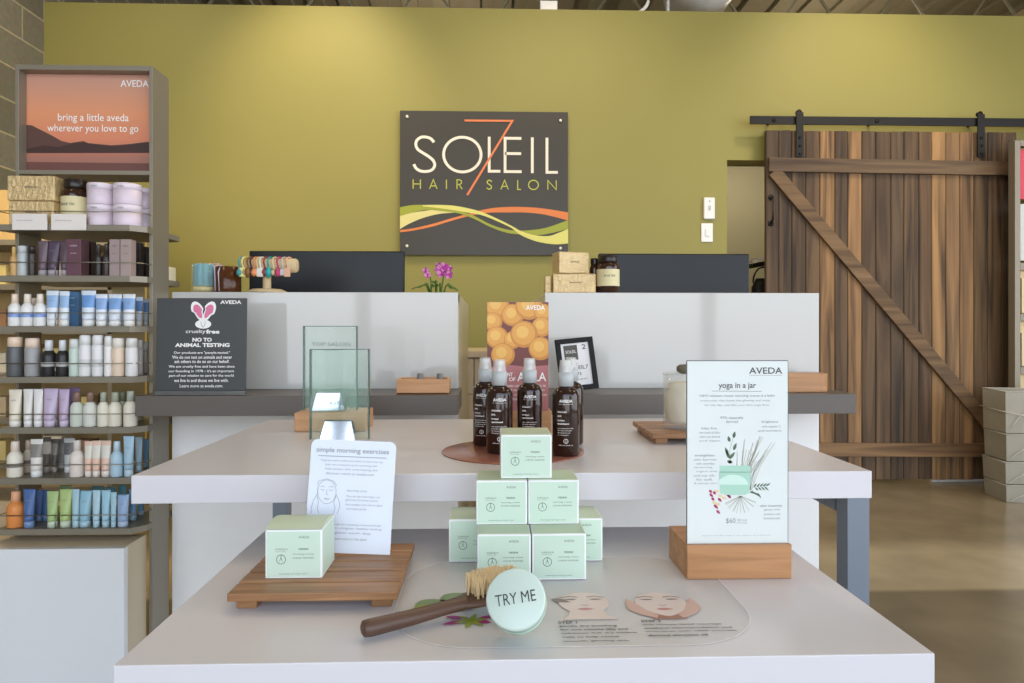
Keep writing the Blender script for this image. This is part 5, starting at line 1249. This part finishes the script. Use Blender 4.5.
for sh, lst in items.items():
    z = SZ[sh] + .0005
    desc_n = {}
    for it in lst: desc_n.setdefault(it[8], []).append(it)
    for it in lst:
        kind, x0, x1, yt_, row, body, cap, band, desc = it
        Y = ROW[row] if row else 1.9215 + (x1 - x0) / 2 / F * 1.94
        if row == 2: yt_ += 1
        w = (x1 - x0) / F * Y * .97; h = GZ(yt_, Y, (x0 + x1) / 2) - z
        same = sorted(desc_n[desc], key=lambda q_: q_[1]); n_ = len(same)
        sw = 'bottom' if sh == 6 else ORDS[sh]
        if n_ == 1: lab = '%s on the %s shelf of the left display unit' % (desc, sw)
        else: lab = '%s %s from the left on the %s display shelf' % (WORDS[same.index(it)], desc, sw)
        yj = Y
        xc = GX((x0 + x1) / 2, Y)
        if row: xc = max(ux0 + fw + w / 2 + .001, min(ux1 - fw - w / 2 - .001, xc))
        t = empty(NM[kind], (xc, yj, z), lab, CAT[kind], 'products on the %s shelf of the left display' % ORDS[sh], rz=0)
        if kind == 'box': prod_box(t, w, h, body, cap, band, d=min(w, .05))
        else: KF[kind](t, w, h, body, cap, band)
# top shelf
z = SZ[0] + .0005
LAV = (222, 204, 216); 
hB = (227 - 201.5) / F * 1.94
goldbox(8.5, 53.5, 201.5, 225, 1.93, .045, z, 'lower of two crinkled gold gift boxes on the top shelf of the left display', text='RENEWAL')
h0 = 23.5 / F * 1.937
goldbox(7, 54.5, 176.5, 201, 1.93, .046, z + h0 + .001, 'upper of two crinkled gold gift boxes on the top shelf of the left display', text='RENEWAL')
t_ = amber_jar(75.5, 1.965, z, 12.3 / F * 1.965, 46 / F * 1.965, 'amber jar with cream label beside the gold boxes on the top display shelf')
for (xa, xb, ya, yb, Y, lab) in ((88.5, 113.5, 207, 227, 1.957, 'lower lavender pot in the left stack on the top display shelf'), (88.5, 113.5, 187, 207, 1.957, 'upper lavender pot in the left stack on the top display shelf'),
                                 (114.5, 140.5, 207, 228, 1.958, 'lower lavender pot in the middle stack on the top display shelf'), (114.5, 140.5, 186, 207, 1.958, 'upper lavender pot in the middle stack on the top display shelf'),
                                 (133, 157, 208, 226, 2.025, 'lower lavender pot half hidden behind the right post of the display'), (133, 157, 191, 208, 2.025, 'upper lavender pot half hidden behind the right post of the display')):
    w = (xb - xa) / F * Y; h = (228 - 186.5) / 2 / F * 1.945
    if Y > 2: w = .069
    zz = z if 'lower' in lab else z + h + .0008
    xx = GX((xa + xb) / 2, Y)
    if Y > 2: xx = min(xx, ux1 - fw - w / 2 - .001)
    t = empty('cream_pot', (xx, Y, zz), lab, 'pot', 'lavender pots')
    prod_pot(t, w * .97, h, LAV, (230, 214, 224)) if 0 else KF['pot'](t, w * .97, h, LAV, (230, 214, 224))
    mb = MB(); put_text(mb, 'AVEDA', -w * .12, w * .12, h * .78, h * .86, -w * .5 - .0005, .01); mb.build('pot_print', GINK, t)
# shelf talkers
for xa, xb, lab in ((12, 47, 'left white price card clipped to the top display shelf'), (51, 86, 'right white price card clipped to the top display shelf')):
    Y = YSF - .006; A, B = GX(xa, Y), GX(xb, Y); zt_ = GZ(216, Y); zb_ = GZ(232, Y)
    t = empty('price_card', ((A + B) / 2, Y, zb_), lab, 'price card', 'white price cards'); hw = (B - A) / 2; hh = zt_ - zb_
    MB().box(-hw, hw, 0, .002, 0, hh, .0005).build('card', mat('price_card', (232, 224, 216), .5), t)
    mb = MB(); put_text(mb, 'shea butter', -hw * .75, hw * .2, hh * .56, hh * .64, -.0006); mb.build('card_print', GINK, t)
    MB().box(-.006, .006, .002, .0058, hh * .1, hh * .3).build('clip', RAILM, t)
# rear side products peeking out past the post
tag(MB().box(ux1 - .05, ux1 - .004, 2.09, 2.135, SZ[1] + .0005, SZ[1] + .0405, .001).build('product_box', cm((226, 214, 176))), 'cream carton on the rear side of the second display shelf', 'box')
tag(MB().box(ux1 - .05, ux1 - .004, 2.09, 2.135, SZ[2] + .0005, SZ[2] + .05, .001).build('product_box', cm((58, 46, 40))), 'dark carton on the rear side of the third display shelf', 'box')
tag(MB().box(ux1 - .05, ux1 - .004, 2.09, 2.135, SZ[4] + .0005, SZ[4] + .09, .001).build('product_box', cm((206, 170, 110))), 'tan carton on the rear side of the fifth display shelf', 'box')

# lit wall shelving farther back at the left
t = empty('wall_shelving', (0, 0, 0), 'warm lit cream wall shelving behind the left display unit', 'shelving')
yb = 3.2; sx0 = XL + .02; sx1 = GX(112, yb)
MB().box(sx0, sx1, yb + .3, yb + .32, .2, GZ(180, yb)).build('back_board', mat('warm_board', (210, 178, 120), .5), t)
MB().box(sx0, sx1, yb, yb + .3, 0, .2).build('plinth', CREAM, t)
for k in range(6):
    zz = .35 + k * .2
    s_ = MB().box(sx0, sx1, yb, yb + .3, zz, zz + .025, .001).build('shelf', FRAME, t)
MB().box(sx0, sx0 + .02, yb, yb + .3, .2, 1.6).build('side_panel', FRAME, t); MB().box(sx1 - .02, sx1, yb, yb + .3, .2, 1.6).build('side_panel', FRAME, t)
light('shelf_lamp', 'AREA', (-1.9, 2.9, 1.9), (-1.9, 3.3, .9), 10, (1, .78, .45), .3)
bxs = [((214, 186, 140), 'tan'), ((236, 222, 190), 'cream'), ((160, 110, 70), 'brown'), ((226, 200, 120), 'yellow')]
for k in range(5):
    x = sx0 + .06; j = 0
    zz = .375 + k * .2 + .0005
    while x < sx1 - .14:
        c_, nm = bxs[(k + j) % 4]; hgt = .09 + .02 * ((k * 3 + j * 5) % 3)
        if GX(-8, yb + .08) < x + .1:
            tag(MB().box(x, x + .085, yb + .06, yb + .14, zz, zz + hgt, .001).build('product_box', cm(c_)), '%s box, %s on the %s shelf of the warm lit wall shelving' % (nm, WORDS[min(8, j)], ORD[4 - k]), 'box', 'boxes on the lit wall shelving')
        x += .125; j += 1
